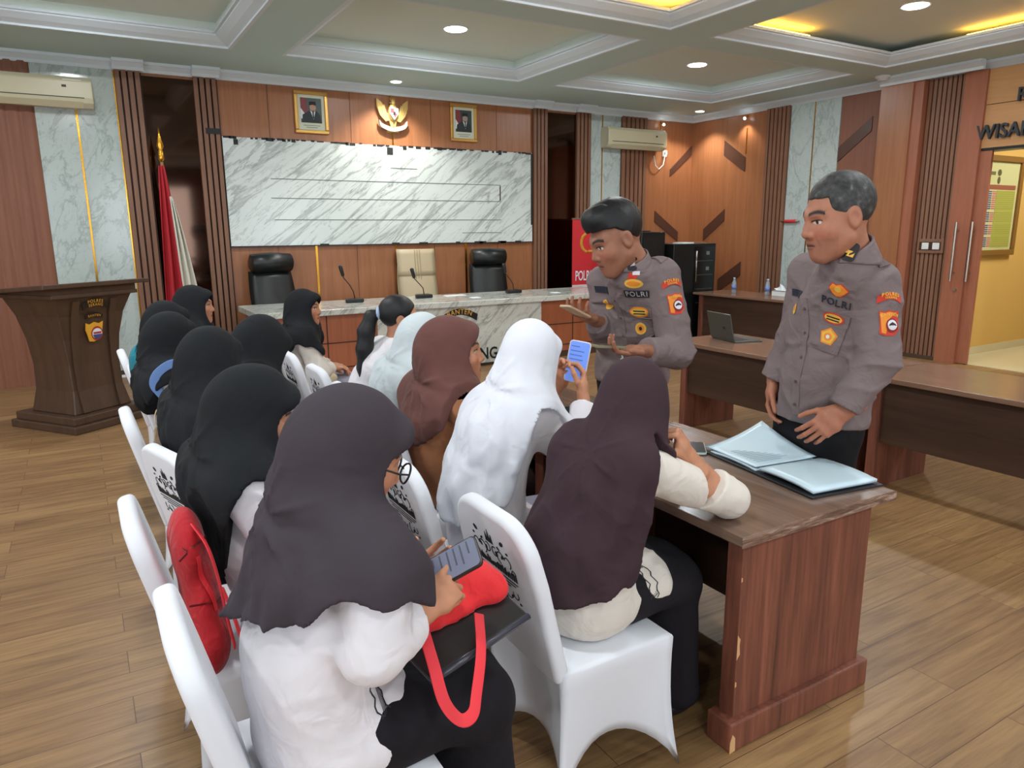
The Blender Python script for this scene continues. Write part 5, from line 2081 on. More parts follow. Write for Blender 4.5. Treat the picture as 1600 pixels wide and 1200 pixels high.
def headscarf(J, T, root, og, mat, hem, h, spec):
    """cloth over head, neck, shoulders: follows the trunk, cut along a hem that is longer behind and in front"""
    R = J["R"]
    H = A(*J["head"])
    hs = J.get("hscale", 1.0) * J["sc"]
    N, f, l = J["neck"], J["f"], J["l"]

    def hl(x, y, z):
        return H + R @ (A(x, y, z) * hs)
    S = T.fresh()
    S.ell(hl(0, -.018, .022), A(.094, .118, .110) * hs, R)
    S.ell(hl(0, .030, -.035), A(.082, .082, .098) * hs, R, .03)
    S.ell(hl(0, .072, .058), A(.066, .034, .042) * hs, R, .03)          # brim over the forehead
    if spec.get("bun", 1):
        S.ell(hl(0, -.085, -.015), A(.062, .046, .058) * hs, R, .05)       # gathered hair at the back
    S.econe(hl(0, -.022, -.07), N + A(0, 0, -.02), (.082 * hs, .086 * hs), (.105 * hs, .10 * hs), l, .05)
    ch = hl(0, .052, -.115)
    S.cone(ch, N + f * .085 + A(0, 0, -.07), .046 * hs, .075 * hs, .05)
    # drape over the trunk: trunk, shoulders and the tops of the arms, blended wide, plus a tent from head to shoulders
    G = T.fresh()
    torso_sdf(G, J)
    reach = spec.get("reach", (.42, .42))
    for s_, r_ in (("L", reach[0]), ("R", reach[1])):
        if r_ > 0:
            G.cone(J["sh" + s_], J["sh" + s_] + (J["el" + s_] - J["sh" + s_]) * r_, .072 * J["sc"], .066 * J["sc"], .07)
    tent = spec.get("tent", 1.08)
    if tent:
        G.econe(hl(0, -.03, -.03), N + A(0, 0, -.10) - f * .02, (.070 * hs, .080 * hs), (.150 * tent * J["sc"], .090 * J["sc"]), l, .10)
    X, Y, Z = S.full()
    px, py, pz = X - N[0], Y - N[1], Z - N[2]
    u = pz
    pf = px * f[0] + py * f[1]
    pl = px * l[0] + py * l[1]
    ang = np.arctan2(pl, pf)
    cs = np.cos(ang)
    drop = hem(ang) if callable(hem) else hem_curve(ang, hem)
    drop = drop + .010 * np.sin(5 * ang + 1.0) + .005 * np.sin(11 * ang)
    cape = np.minimum(G.D, np.where(G.D < .045, J["cloth"], .5)) - spec.get("capeoff", .011)
    cape = cape - spec.get("flare", .07) * np.clip(-u - .03, 0, .4)
    cape = np.maximum(cape, -drop - u)
    S.D = smin(S.D, cape.astype(np.float32), .045)
    S.D = np.maximum(S.D, (-drop - u).astype(np.float32))
    # folds: radiating below the face, soft over the back of the head
    ramp = np.clip((-u + .07) / .22, 0, 1)
    ph = spec.get("fold", 0.0)
    sd = sum(ord(q) for q in str(spec["head"])) % 997
    S.D = S.D + (.0095 * np.clip((-u + .16) / .2, .15, 1) * crease(X, Y, Z, sd, 15, (1, 1, .3))).astype(np.float32)
    fo = np.sin(13 * ang + 5.0 * np.sin(3 * u * 6 + ph) * .35 + ph) * .5 + np.sin(7 * ang - 22 * u + 2 * ph) * .4 + np.sin(23 * ang + ph * 3) * .2
    S.D = S.D + (.0085 * ramp * fo).astype(np.float32) + .0022 * wave(X, Y, Z, 5 + int(ph * 10), 20)
    # pinch across the back of the neck
    q = np.exp(-((u - .02 - .1 * pl) / .018) ** 2) * np.clip(-cs, 0, 1)
    S.D = S.D + (.013 * spec.get("pinch", 1.0) * q).astype(np.float32)
    th = np.arctan2(pl, u - .015)
    rr_ = np.sqrt(pl ** 2 + (u - .015) ** 2)
    rad = np.clip(1 - np.abs(np.sin(3.5 * th + .6 + ph)) * 2.4, 0, 1) * np.exp(-((rr_ - .065) / .055) ** 2) * np.clip(-cs * 1.5, 0, 1)
    S.D = S.D - (.008 * rad).astype(np.float32)
    # the face shows through an oval
    op = spec.get("open", 1.0)
    S.ell(hl(0, .135, -.028), A(.066 * op ** .5, .110 * op, .090 * op ** .3) * hs, R, .012, "sub")
    S.D = np.maximum(S.D, S.D)
    if "chair" in spec:
        seat_cut(S, spec["chair"])
    ylimit(S, J)
    for c in spec.get("carve", ()):
        c(S)
    if spec.get("scarfcut"):
        spec["scarfcut"](S, J)
    v, fc = S.mesh()
    return npmesh("headscarf", relax(v, fc, 1, .45), fc, mat, root, og)


# ---------------------------------------------------------------- the rear row
def bag_cut(S):
    S.ell((.178, 1.93, .70), (.080, .155, .26), None, 0, "sub")


girl("girl in a charcoal headscarf and glasses looking down at her phone, red tote on lap",
     dict(chair="C1", pelvis=(.345, 1.44, .565), head=(.440, 1.375, 1.165), yaw=4, hyaw=-6, hpitch=-26, open=1.8, flare=.20, fold=.4, scale=.95, hscale=1.06, chest=(.40, 1.375, .86),
          shR=(.425, 1.225, .975), shL=(.425, 1.490, .965),
          elR=(.40, 1.195, .828), wrR=(.545, 1.290, .822), elL=(.47, 1.54, .80), wrL=(.535, 1.430, .805),
          hdR=("tap", (.80, .25, .30), (-.15, -.55, .8)), hdL=("cradle", (.78, -.10, .35), (.1, .75, -.55)), reach=(.45, .30), capeoff=.014),
     hijab="hijab_charcoal", hem=(.20, .155, .10, .15, .22, .24, .24, .215), h=.0062, sleevecut={"L": .78, "R": .70}, tunic=.38)
girl("girl in a black headscarf sitting in front of the red backpack",
     dict(chair="C2", pelvis=(.43, 2.12, .565), chest=(.405, 2.10, .90), head=(.385, 2.055, 1.110), yaw=5, hyaw=-6, hpitch=-24, flare=.03, open=1.7, fold=1.3, reach=(.4, .15), carve=(bag_cut,), knee=.33, ylim=(1.80, 2.45)),
     hem=(.38, .30, .02, .10, .26, .28, .30, .36))
girl("girl in a long black headscarf behind the chair with the printed back",
     dict(chair="C4", pelvis=(.45, 2.76, .565), head=(.395, 2.86, 1.130), yaw=14, hyaw=40, hpitch=-16, fold=2.1, ylim=(2.46, 3.04)),
     hem=(.44, .34, .40, .40))
girl("girl in a black headscarf leaning forward past the long black scarf",
     dict(chair="C3", pelvis=(.42, 3.32, .565), head=(.650, 3.20, 1.120), yaw=4, hyaw=25, hpitch=-35, fold=.9, ylim=(3.05, 3.44)),
     hem=(.30, .26, .3, .3))
girl("girl in a black headscarf with light blue backpack straps on her shoulders",
     dict(chair="C5", pelvis=(.55, 3.92, .565), head=(.345, 3.72, 1.110), yaw=6, hyaw=35, hpitch=-14, fold=1.7, reach=(.3, .1), ylim=(3.45, 4.21)),
     hem=(.22, .14, .04, .08, .2, .2, .12, .18))
girl("girl in a black headscarf half hidden behind the blue-strapped girl",
     dict(chair="C6", pelvis=(.48, 4.50, .565), head=(.400, 4.42, 1.105), yaw=6, hyaw=30, hpitch=-12, fold=2.6, ylim=(4.22, 4.82)),
     hem=(.26, .22, .28, .26))
girl("girl in a black headscarf seen in profile in front of the flag",
     dict(chair="C7", pelvis=(.47, 5.14, .565), head=(.640, 5.12, 1.140), yaw=-4, hyaw=-20, hpitch=-2, open=1.2, fold=3.0, ylim=(4.83, 6)),
     hem=(.26, .22, .26, .26))
# ---------------------------------------------------------------- the front row
girl("girl in a plum headscarf resting her chin on her hand at the table end",
     dict(chair="F0", pelvis=(1.17, 1.615, .57), head=(1.375, 1.605, 1.105), yaw=10, hyaw=30, hpitch=-16, fold=.2,
          shR=(1.262, 1.490, .962), shL=(1.235, 1.690, .958), bun=0, lapreach=.22, pinch=.15, capeoff=.019,
          elR=(1.655, 1.475, .785), wrR=(1.500, 1.500, .945), elL=(1.44, 1.74, .82), wrL=(1.64, 1.68, .80),
          hdR=("fist", (-.42, .22, .85), (.55, -.65, .4)), hdL=("relaxed", (.5, -.85, 0), (0, 0, 1)), reach=(.0, .0), tent=.62, ylim=(1, 1.84)),
     shirt="blouse_cream", hijab="hijab_plum", hem=(.42, .34, -.06, .04, .2, .2, .02, .30), h=.0062, sleevecut={"R": .42, "L": .85}, tunic=.37)
girl("girl in a long white headscarf holding up a phone with a blue screen",
     dict(chair="F1b", pelvis=(1.15, 2.13, .57), bun=0, hscale=.95, shw=.135, head=(1.295, 2.045, 1.190), yaw=0, hyaw=12, hpitch=-22, fold=1.1,
          shR=(1.24, 1.940, .995), shL=(1.19, 2.12, .985),
          elR=(1.41, 1.915, .835), wrR=(1.505, 2.035, 1.015), elL=(1.36, 2.26, .86), wrL=(1.455, 2.16, 1.025),
          hdR=("hold", (.30, .42, .85), (.75, -.55, -.1)), hdL=("hold", (.42, -.15, .80), (.25, .85, -.1)), reach=(.5, .15), tent=1.0, ylim=(1.845, 2.375)),
     hijab="hijab_white", skirt="skirt_grey", hem=(.45, .34, .02, .10, .2, .2, .30, .42), h=.0062, sleevecut={"R": .86, "L": .86}, tunic=.39)
girl("girl in a brown headscarf and tan scout shirt gazing toward the dais",
     dict(chair="F1", pelvis=(1.28, 2.76, .565), head=(1.235, 2.54, 1.135), yaw=0, hyaw=-26, hpitch=2, fold=.6, open=1.55, hscale=1.18,
          shR=(1.215, 2.42, .955), shL=(1.18, 2.72, .96), elR=(1.29, 2.42, .74), wrR=(1.42, 2.60, .80), elL=(1.25, 2.78, .78), wrL=(1.42, 2.72, .80), reach=(.4, .15), ylim=(2.38, 2.905)),
     shirt="blouse_tan", hijab="hijab_brown", skirt="skirt_brown", hem=(.23, .17, .03, .06, .12, .12, .2, .24), h=.0062)
girl("girl in a white headscarf bowed forward behind the brown headscarf",
     dict(chair="F4", pelvis=(1.30, 3.35, .565), head=(1.372, 3.13, 1.092), yaw=0, hyaw=10, hpitch=-30, fold=2.0, ylim=(2.91, 3.62)),
     hijab="hijab_pale", hem=(.40, .28, .30, .34))
r_, J_, o_ = girl("bareheaded girl with a black ponytail and white collar facing the dais",
                  dict(chair="F3", pelvis=(1.34, 3.92, .565), head=(1.50, 3.72, 1.135), yaw=0, hyaw=-20, hpitch=-4, elR=(1.44, 3.55, .86), wrR=(1.50, 3.80, .70), ylim=(3.63, 4.3)),
                  hijab=None)
def hair_shell(J, root, og, kind, mat):
    R, H = J["R"], A(*J["head"])
    hs = J.get("hscale", 1.0) * J["sc"]
    S = SDF((-.12, -.16, -.13), (.12, .12, .16), .0045)
    if kind == "ponytail":
        S.ell((0, -.022, .034), (.084, .104, .094))
        S.D = np.maximum(S.D, -(S.full()[2] + .02 + .9 * np.clip(-.02 - S.full()[1], -.03, .05)))
        S.ell((0, .118, -.03), (.13, .094, .110), None, .01, "sub")
        for q in (1, -1):
            S.ell((q * .09, .0, -.016), (.03, .030, .042), None, .008, "sub")
    v, f = S.mesh()
    v = relax(v, f, 1, .4)
    npmesh("hair", H + (v * hs) @ R.T, f, mat, root, og)


def ponytail(J, root, og):
    R, H = J["R"], A(*J["head"])
    def hl(x, y, z):
        return H + R @ A(x, y, z)
    p = [hl(0, -.115, .025), hl(0, -.16, .0), hl(.01, -.185, -.08), hl(.02, -.19, -.18), hl(.02, -.195, -.28), hl(.02, -.20, -.36)]
    S = SDF(np.min(p, 0) - .09, np.max(p, 0) + .09, .006)
    rad = [.02, .035, .046, .048, .036, .012]
    for i in range(5):
        S.cone(p[i], p[i + 1], rad[i], rad[i + 1], .02)
    X, Y, Z = S.full()
    S.D = S.D + .003 * wave(X, Y, Z * .2, 4, 60)
    v, f = S.mesh()
    pt = npmesh("ponytail", v, f, M["hair"], root, og)
    mb = MB()
    c = hl(0, -.125, .022)
    ax = R[:, 1]
    s_, t_, _ = frame_of(ax)
    mb.tube([c + .026 * (math.cos(q) * s_ + math.sin(q) * t_) - A(*og) for q in np.linspace(0, 2 * PI, 14, endpoint=False)], .011, 8, closed=True)
    mb.build("hair_tie", plain("pale_blue_tie", (170, 186, 214), .8), pt, True)


hair_shell(J_, r_, o_, "ponytail", M["hair"])
ponytail(J_, r_, o_)


def person_of(words_):
    return [o for o in bpy.data.objects if o.type == "EMPTY" and words_ in str(o.get("label", ""))][0]


def part_of(root, name):
    return [o for o in bpy.data.objects if o.parent == root and o.name.startswith(name)][0]


girl("girl in a black headscarf and cream blouse sitting nearest the dais desk",
     dict(chair="F6", pelvis=(1.26, 5.16, .565), head=(1.325, 5.03, 1.09), yaw=-8, hyaw=-38, hpitch=-2, open=1.2, fold=1.2,
          wrR=(1.47, 4.98, .66), wrL=(1.50, 5.10, .66)),
     shirt="blouse_cream", hijab="hijab_black", hem=(.24, .10, .30, .16), skirt="skirt_grey")

# ================================================================ projecting flat badges and print onto cloth
from mathutils.bvhtree import BVHTree


def spline(pts, n=6):
    P = [A(*p) for p in pts]
    P = [2 * P[0] - P[1]] + P + [2 * P[-1] - P[-2]]
    out = []
    for i in range(1, len(P) - 2):
        for k in range(n):
            t_ = k / n
            a, b, c, d = P[i - 1], P[i], P[i + 1], P[i + 2]
            out.append(.5 * (2 * b + (c - a) * t_ + (2 * a - 5 * b + 4 * c - d) * t_ ** 2 + (3 * b - a - 3 * c + d) * t_ ** 3))
    out.append(P[-2])
    return out


class Decal:
    """lays flat outlines onto a curved surface"""

    def __init__(self, objs, origin, nrm, up, reach=.15):
        self.trees = []
        for o in objs:
            mw = o.parent.matrix_world if o.parent else Matrix()
            q = o
            while q.parent:
                q = q.parent
            loc = Vector(q.location) if q is not o else Vector()
            vs = [v.co + loc for v in o.data.vertices]
            self.trees.append(BVHTree.FromPolygons(vs, [tuple(p.vertices) for p in o.data.polygons]))
        self.o = np.array(origin, float)
        self.n = unit(nrm)
        u = np.array(up, float)
        self.ay = unit(u - self.n * (u @ self.n))
        self.ax = np.cross(self.ay, self.n)
        self.reach = reach
        self.v, self.f, self.m = [], [], []

    def put(self, x, y, off):
        p = self.o + self.ax * x + self.ay * y
        best = None
        for t in self.trees:
            h = t.ray_cast(Vector(p + self.n * self.reach), Vector(-self.n), 2 * self.reach)
            if h[0] is not None and (best is None or h[3] < best[1]):
                best = (np.array(h[0]), h[3])
        q = best[0] if best else p
        return tuple(q + self.n * off)

    def add(self, pts, faces, off, mi):
        b = len(self.v)
        self.v += [self.put(x, y, off) for x, y in pts]
        self.f += [tuple(b + i for i in q) for q in faces]
        self.m += [mi] * len(faces)

    def poly(self, pts, off, mi, rings=(1, .75, .5, .25)):
        cx = sum(p[0] for p in pts) / len(pts)
        cy = sum(p[1] for p in pts) / len(pts)
        n = len(pts)
        P = [(cx + (x - cx) * r, cy + (y - cy) * r) for r in rings for x, y in pts] + [(cx, cy)]
        F = [(j * n + k, j * n + (k + 1) % n, (j + 1) * n + (k + 1) % n, (j + 1) * n + k) for j in range(len(rings) - 1) for k in range(n)]
        F += [((len(rings) - 1) * n + k, (len(rings) - 1) * n + (k + 1) % n, len(P) - 1) for k in range(n)]
        self.add(P, F, off, mi)

    def disc(self, cx, cy, rx, ry, off, mi, n=18):
        self.poly([(cx + rx * math.cos(q), cy + ry * math.sin(q)) for q in np.linspace(0, 2 * PI, n, endpoint=False)], off, mi)

    def rect(self, cx, cy, w, h, off, mi, nx=8, ny=8):
        P = [(cx - w / 2 + w * i / nx, cy - h / 2 + h * j / ny) for j in range(ny + 1) for i in range(nx + 1)]
        F = [(j * (nx + 1) + i, j * (nx + 1) + i + 1, (j + 1) * (nx + 1) + i + 1, (j + 1) * (nx + 1) + i) for j in range(ny) for i in range(nx)]
        self.add(P, F, off, mi)

    def line(self, pts, w, off, mi):
        """thin stroke"""
        P, F = [], []
        for i, (x, y) in enumerate(pts):
            a = pts[max(i - 1, 0)]
            b = pts[min(i + 1, len(pts) - 1)]
            dx, dy = b[0] - a[0], b[1] - a[1]
            L = math.hypot(dx, dy) or 1
            P += [(x - dy / L * w / 2, y + dx / L * w / 2), (x + dy / L * w / 2, y - dx / L * w / 2)]
        F = [(2 * i, 2 * i + 1, 2 * i + 3, 2 * i + 2) for i in range(len(pts) - 1)]
        self.add(P, F, off, mi)

    def text(self, s, cx, cy, size, off, mi, spacing=1.0, bold=.01, xs=1.0, arc=None):
        v, f = text_geo(s, size, spacing, bold)
        P = []
        for x, y in v:
            x *= xs
            if arc:
                a = x / arc
                P.append((cx + (arc + y) * math.sin(a), cy + (arc + y) * math.cos(a) - arc))
            else:
                P.append((cx + x, cy + y))
        self.add(P, f, off, mi)

    def build(self, name, mats, root, label=None, solid=.0015):
        base = root.parent if root.parent else root
        lo = np.array(base.location)
        o = mesh(name, [tuple(np.array(p) - lo) for p in self.v], self.f, mats, root, False, self.m)
        if solid:
            s = o.modifiers.new("s", "SOLIDIFY")
            s.thickness = solid
            s.offset = 0
        if label:
            o["label"] = label
        return o


PB = {"red": plain("patch_red", (196, 56, 36), .7), "org": plain("patch_orange", (226, 136, 40), .7), "yel": plain("patch_yellow", (226, 178, 70), .7),
      "dk": plain("patch_dark", (34, 28, 30), .7), "wht": plain("patch_white", (220, 214, 220), .7), "navy": plain("patch_navy", (34, 40, 52), .7),
      "drd": plain("patch_maroon", (120, 26, 30), .7), "slv": plain("patch_silver", (190, 190, 196), .5, .4)}
PBL = list(PB.values())
PI_ = {k: i for i, k in enumerate(PB)}


def shield_badge(d, s, off=.003):
    """regional police sleeve shield: red field, golden left, white roundel"""
    red, org, wht, drd, yel, dk = (PI_[k] for k in ("red", "org", "wht", "drd", "yel", "dk"))
    out = [(-.042, .052), (-.02, .046), (0, .054), (.022, .046), (.044, .052), (.042, .01), (.044, -.03), (.02, -.055), (-.02, -.055), (-.044, -.046), (-.040, -.01)]
    d.poly([(x * s, y * s) for x, y in out], off, red)
    d.poly([(x * s * .85 - .003 * s, y * s * .86) for x, y in out[:5]] + [(.0, .02 * s), (-.02 * s, -.02 * s), (-.018 * s, -.047 * s), (-.036 * s, -.042 * s)], off + .0012, org, (1, .6, .3))
    d.disc(.008 * s, -.012 * s, .028 * s, .030 * s, off + .0022, drd)
    d.disc(.008 * s, -.010 * s, .022 * s, .022 * s, off + .0030, wht)
    d.poly([(-.010 * s, -.014 * s), (.026 * s, -.014 * s), (.022 * s, -.006 * s), (.008 * s, .002 * s), (-.006 * s, -.006 * s)], off + .0038, dk, (1, .5))


def gorget(J, S_shape, root, og, mat, low=.02):
    """stand-and-fall shirt collar, open in front"""
    N, H, f, l = J["neck"], A(*J["head"]), J["f"], J["l"]
    sc = J["sc"]
    ax = unit(H - J["R"][:, 1] * .03 * sc - J["R"][:, 2] * .10 * sc - N)
    a, b = N - ax * .030 * sc, N + ax * .050 * sc
    S = SDF(np.minimum(a, b) - .17 * sc, np.maximum(a, b) + .17 * sc, .0048)
    S.econe(a, b, (.098 * sc, .100 * sc), (.078 * sc, .080 * sc), l)
    S.econe(a - ax * .06, b + ax * .08, (.080 * sc, .082 * sc), (.066 * sc, .067 * sc), l, 0, "sub")
    S.cut(b - ax * .012 * sc, unit(ax + f * .28))
    S.cut(a + ax * .0, -unit(ax - f * .35))
    # V opening in front
    X, Y, Z = S.full()
    p = [X - a[0], Y - a[1], Z - a[2]]
    pf = sum(p[i] * f[i] for i in range(3))
    pl = sum(p[i] * l[i] for i in range(3))
    pu = sum(p[i] * ax[i] for i in range(3))
    q = np.maximum(np.abs(pl) - (.012 + .42 * np.clip(pu - .0, 0, 1)) * 1.0, -pf)
    S.D = np.maximum(S.D, -q)
    v, fc = S.mesh()
    return npmesh("collar", relax(v, fc, 1, .4), fc, mat, root, og)


def officer(label, spec, kind, tone, hem_z, belly=0.0, h=.0066):
    J = joints(spec)
    f, l, sc = J["f"], J["l"], J["sc"]
    P = A(*J["pelvis"])
    og = (P[0], P[1], 0)
    root = thing("person", label, "person", og)
    legs = []
    for s in (1, -1):
        hp = P + l * s * .095 * sc + A(0, 0, -.03)
        ft = A(*J["feet"][0 if s > 0 else 1])
        legs.append([hp, hp * .5 + ft * .5 + f * .02 + A(0, 0, .02), ft + A(0, 0, .09)])
    J["legs"] = legs
    body = body_mesh(J, kind, root, og, tone=tone, stub=.06)
    # trousers
    lo = np.min([q for L in legs for q in L], 0) - .22
    hi = np.max([q for L in legs for q in L] + [P], 0) + .25
    lo[2] = 0
    K = SDF(lo, hi, .010)
    K.econe(P + A(0, 0, .06), P + A(0, 0, -.06), (.155 * sc, .115 * sc), (.165 * sc, .12 * sc), l)
    for L in legs:
        K.cone(L[0], L[1], .098 * sc, .078 * sc, .04)
        K.cone(L[1], L[2], .078 * sc, .070 * sc, .02)
    X, Y, Z = K.full()
    K.D = K.D + .004 * wave(X, Y, Z, 6, 20)
    K.D = np.maximum(K.D, .03 - Z)
    table_cut(K, J)
    v, fc = K.mesh()
    npmesh("trousers", relax(v, fc, 1, .4), fc, M["trouser"], root, og)
    for s in (0, 1):
        ft = A(*J["feet"][s])
        Sh = SDF(ft - .25 - A(0, 0, .02), ft + .26, .009)
        Sh.ell((ft[0] + f[0] * .05, ft[1] + f[1] * .05, .045), (.05, .135, .045), np.stack([l, f, A(0, 0, 1)], 1))
        Sh.cut((0, 0, .004), (0, 0, -1))
        v, fc = Sh.mesh()
        npmesh("shoe", v, fc, M["shoe"], root, og)
    # shirt
    lo, hi = bounds(J, .3)
    lo[2] = hem_z - .04
    S = SDF(lo, hi, h)
    W, Ch, N = J["waist"], J["chest"], J["neck"]
    S.econe(P + A(0, 0, -.10), P + A(0, 0, .02), (.185 * sc, .145 * sc), (.18 * sc, .14 * sc), l)
    S.econe(P, W, (.178 * sc, .138 * sc), (.172 * sc, .128 * sc), l, .05)
    S.econe(W, Ch, (.172 * sc, .128 * sc), (.182 * sc, .122 * sc), l, .06)
    S.econe(Ch, N - A(0, 0, .03) * sc, (.175 * sc, .112 * sc), (.095 * sc, .075 * sc), l, .05)
    S.cone(J["shL"], J["shR"], .066 * sc, .066 * sc, .05)
    if belly:
        S.ell(W * .62 + P * .38 + f * belly, (.15 * sc, .13 * sc, .17 * sc), np.stack([l, f, A(0, 0, 1)], 1), .07)
    sleeves(S, J, cuff=spec.get("cuff"), ru=(.076, .070), rf=(.064, .056))
    X, Y, Z = S.full()
    S.D = S.D + .0040 * wave(X, Y, Z, 12, 15) + 0.011 * crease(X, Y, Z, 21, 14, (.8, .8, 1.0)) + .006 * crease(X, Y, Z, 33, 26, (.8, .8, 1))
    hz = hem_z + spec.get("hemslope", 0) * ((X - P[0]) * f[0] + (Y - P[1]) * f[1])
    S.D = np.maximum(S.D, hz + 0 * Z - Z)
    S.ell(A(*J["head"]) + J["R"] @ A(0, -.03, -.16) * sc, A(.058, .06, .075) * sc, J["R"], .01, "sub")
    table_cut(S, J)
    v, fc = S.mesh()
    shirt = npmesh("shirt", relax(v, fc, 1, .4), fc, M["uniform"], root, og)
    gorget(J, S, shirt, og, M["uniform"])
    # hair
    R, H = J["R"], A(*J["head"])
    Hs = SDF((-.12, -.15, -.11), (.12, .13, .17), .0036)
    if kind == "young":
        Hs.ell((0, -.016, .044), (.0835, .106, .100))
        Hs.ell((0, .045, .098), (.060, .050, .042), None, .03)
        X, Y, Z = Hs.full()
        side = np.where(Y > .02, .050 + .25 * np.clip(Y - .02, 0, .05), .050 - 1.0 * np.clip(.02 - Y, 0, .085))
        Hs.D = np.maximum(Hs.D, side - Z)
        Hs.D = Hs.D + .0016 * wave(X, Y, Z, 3, 110)
        hm = M["hair"]
    else:
        Hs.ell((0, -.021, .037), (.0805, .101, .0925))
        X, Y, Z = Hs.full()
        ax_ = np.abs(X)
        line = np.where(Y > .035, .066 - 2.0 * np.clip(ax_ - .058, 0, .02), np.where(Y > .0, .02 - .6 * (.035 - Y) - .03, -.02 - .7 * np.clip(-Y, 0, .06)))
        line = np.where((Y > .012) & (Y <= .05) & (ax_ > .05), .012, line)
        Hs.D = np.maximum(Hs.D, line - Z)
        Hs.D = Hs.D + .0008 * wave(X, Y, Z, 3, 160)
        t = NT("greying_hair")
        n = t.noise(t.coord(), 55, 4)
        t.set(Base_Color=t.ramp(n, [(.35, (30, 30, 30)), (.6, (58, 58, 56)), (.8, (112, 110, 106))]), Roughness=.6)
        hm = t.m
    v, fc = Hs.mesh()
    v = relax(v, fc, 1, .4)
    npmesh("hair", H + (v * J["sc"] * J.get("hscale", 1)) @ R.T, fc, hm, root, og)
    return root, J, shirt


# ---- the older officer standing at the folder
YO = dict(pelvis=(2.475, 1.775, .88), head=(2.245, 1.605, 1.640), yaw=172, hyaw=158, hpitch=-13, scale=1.0, hscale=1.14,
          shL=(2.405, 1.545, 1.405), shR=(2.43, 1.835, 1.425), elL=(2.375, 1.49, 1.15), wrL=(2.280, 1.548, .955), elR=(2.46, 1.90, 1.16), wrR=(2.40, 1.945, .985),
          hdL=("relaxed", (-.60, .42, -.62), (-.25, -.70, .45)), hdR=("relaxed", (-.12, -.04, -1), (-.3, .9, 0)), feet=((2.52, 1.78, 0), (2.54, 2.0, 0)), handscale=1.05,
          cuff={"L": .90, "R": .92}, hemslope=.10, chest=(2.435, 1.715, 1.22))
ro, JO, shirt_o = officer("older officer in grey-brown uniform shirt leaning over the open folder", YO, "old", (166, 112, 88), .855, .05)
YG = dict(pelvis=(2.52, 2.98, .86), head=(2.195, 2.735, 1.562), yaw=190, hyaw=168, hpitch=-26, scale=1.12, hscale=1.15,
          shL=(2.41, 2.645, 1.385), shR=(2.34, 3.00, 1.335), elL=(2.425, 2.535, 1.02), wrL=(2.185, 2.505, 1.055), elR=(2.36, 2.99, 1.04), wrR=(2.225, 2.92, 1.15),
          hdL=("cradle", (-.95, .12, .05), (.1, .1, -1)), hdR=("cradle", (-.90, -.22, .32), (.25, .1, -.95)), feet=((2.56, 2.88, 0), (2.60, 3.12, 0)), handscale=1.1,
          cuff={"L": .88, "R": .90}, chest=(2.455, 2.83, 1.17))
ry, JY, shirt_y = officer("young officer in grey-brown uniform shirt looking down at two phones", YG, "young", (150, 104, 82), .80, 0)


class ScaledDecal(Decal):
    def __init__(self, objs, o, n, u, r, k):
        Decal.__init__(self, objs, o, n, u, r)
        self.k = k

    def put(self, x, y, off):
        return Decal.put(self, x * self.k, y * self.k, off)


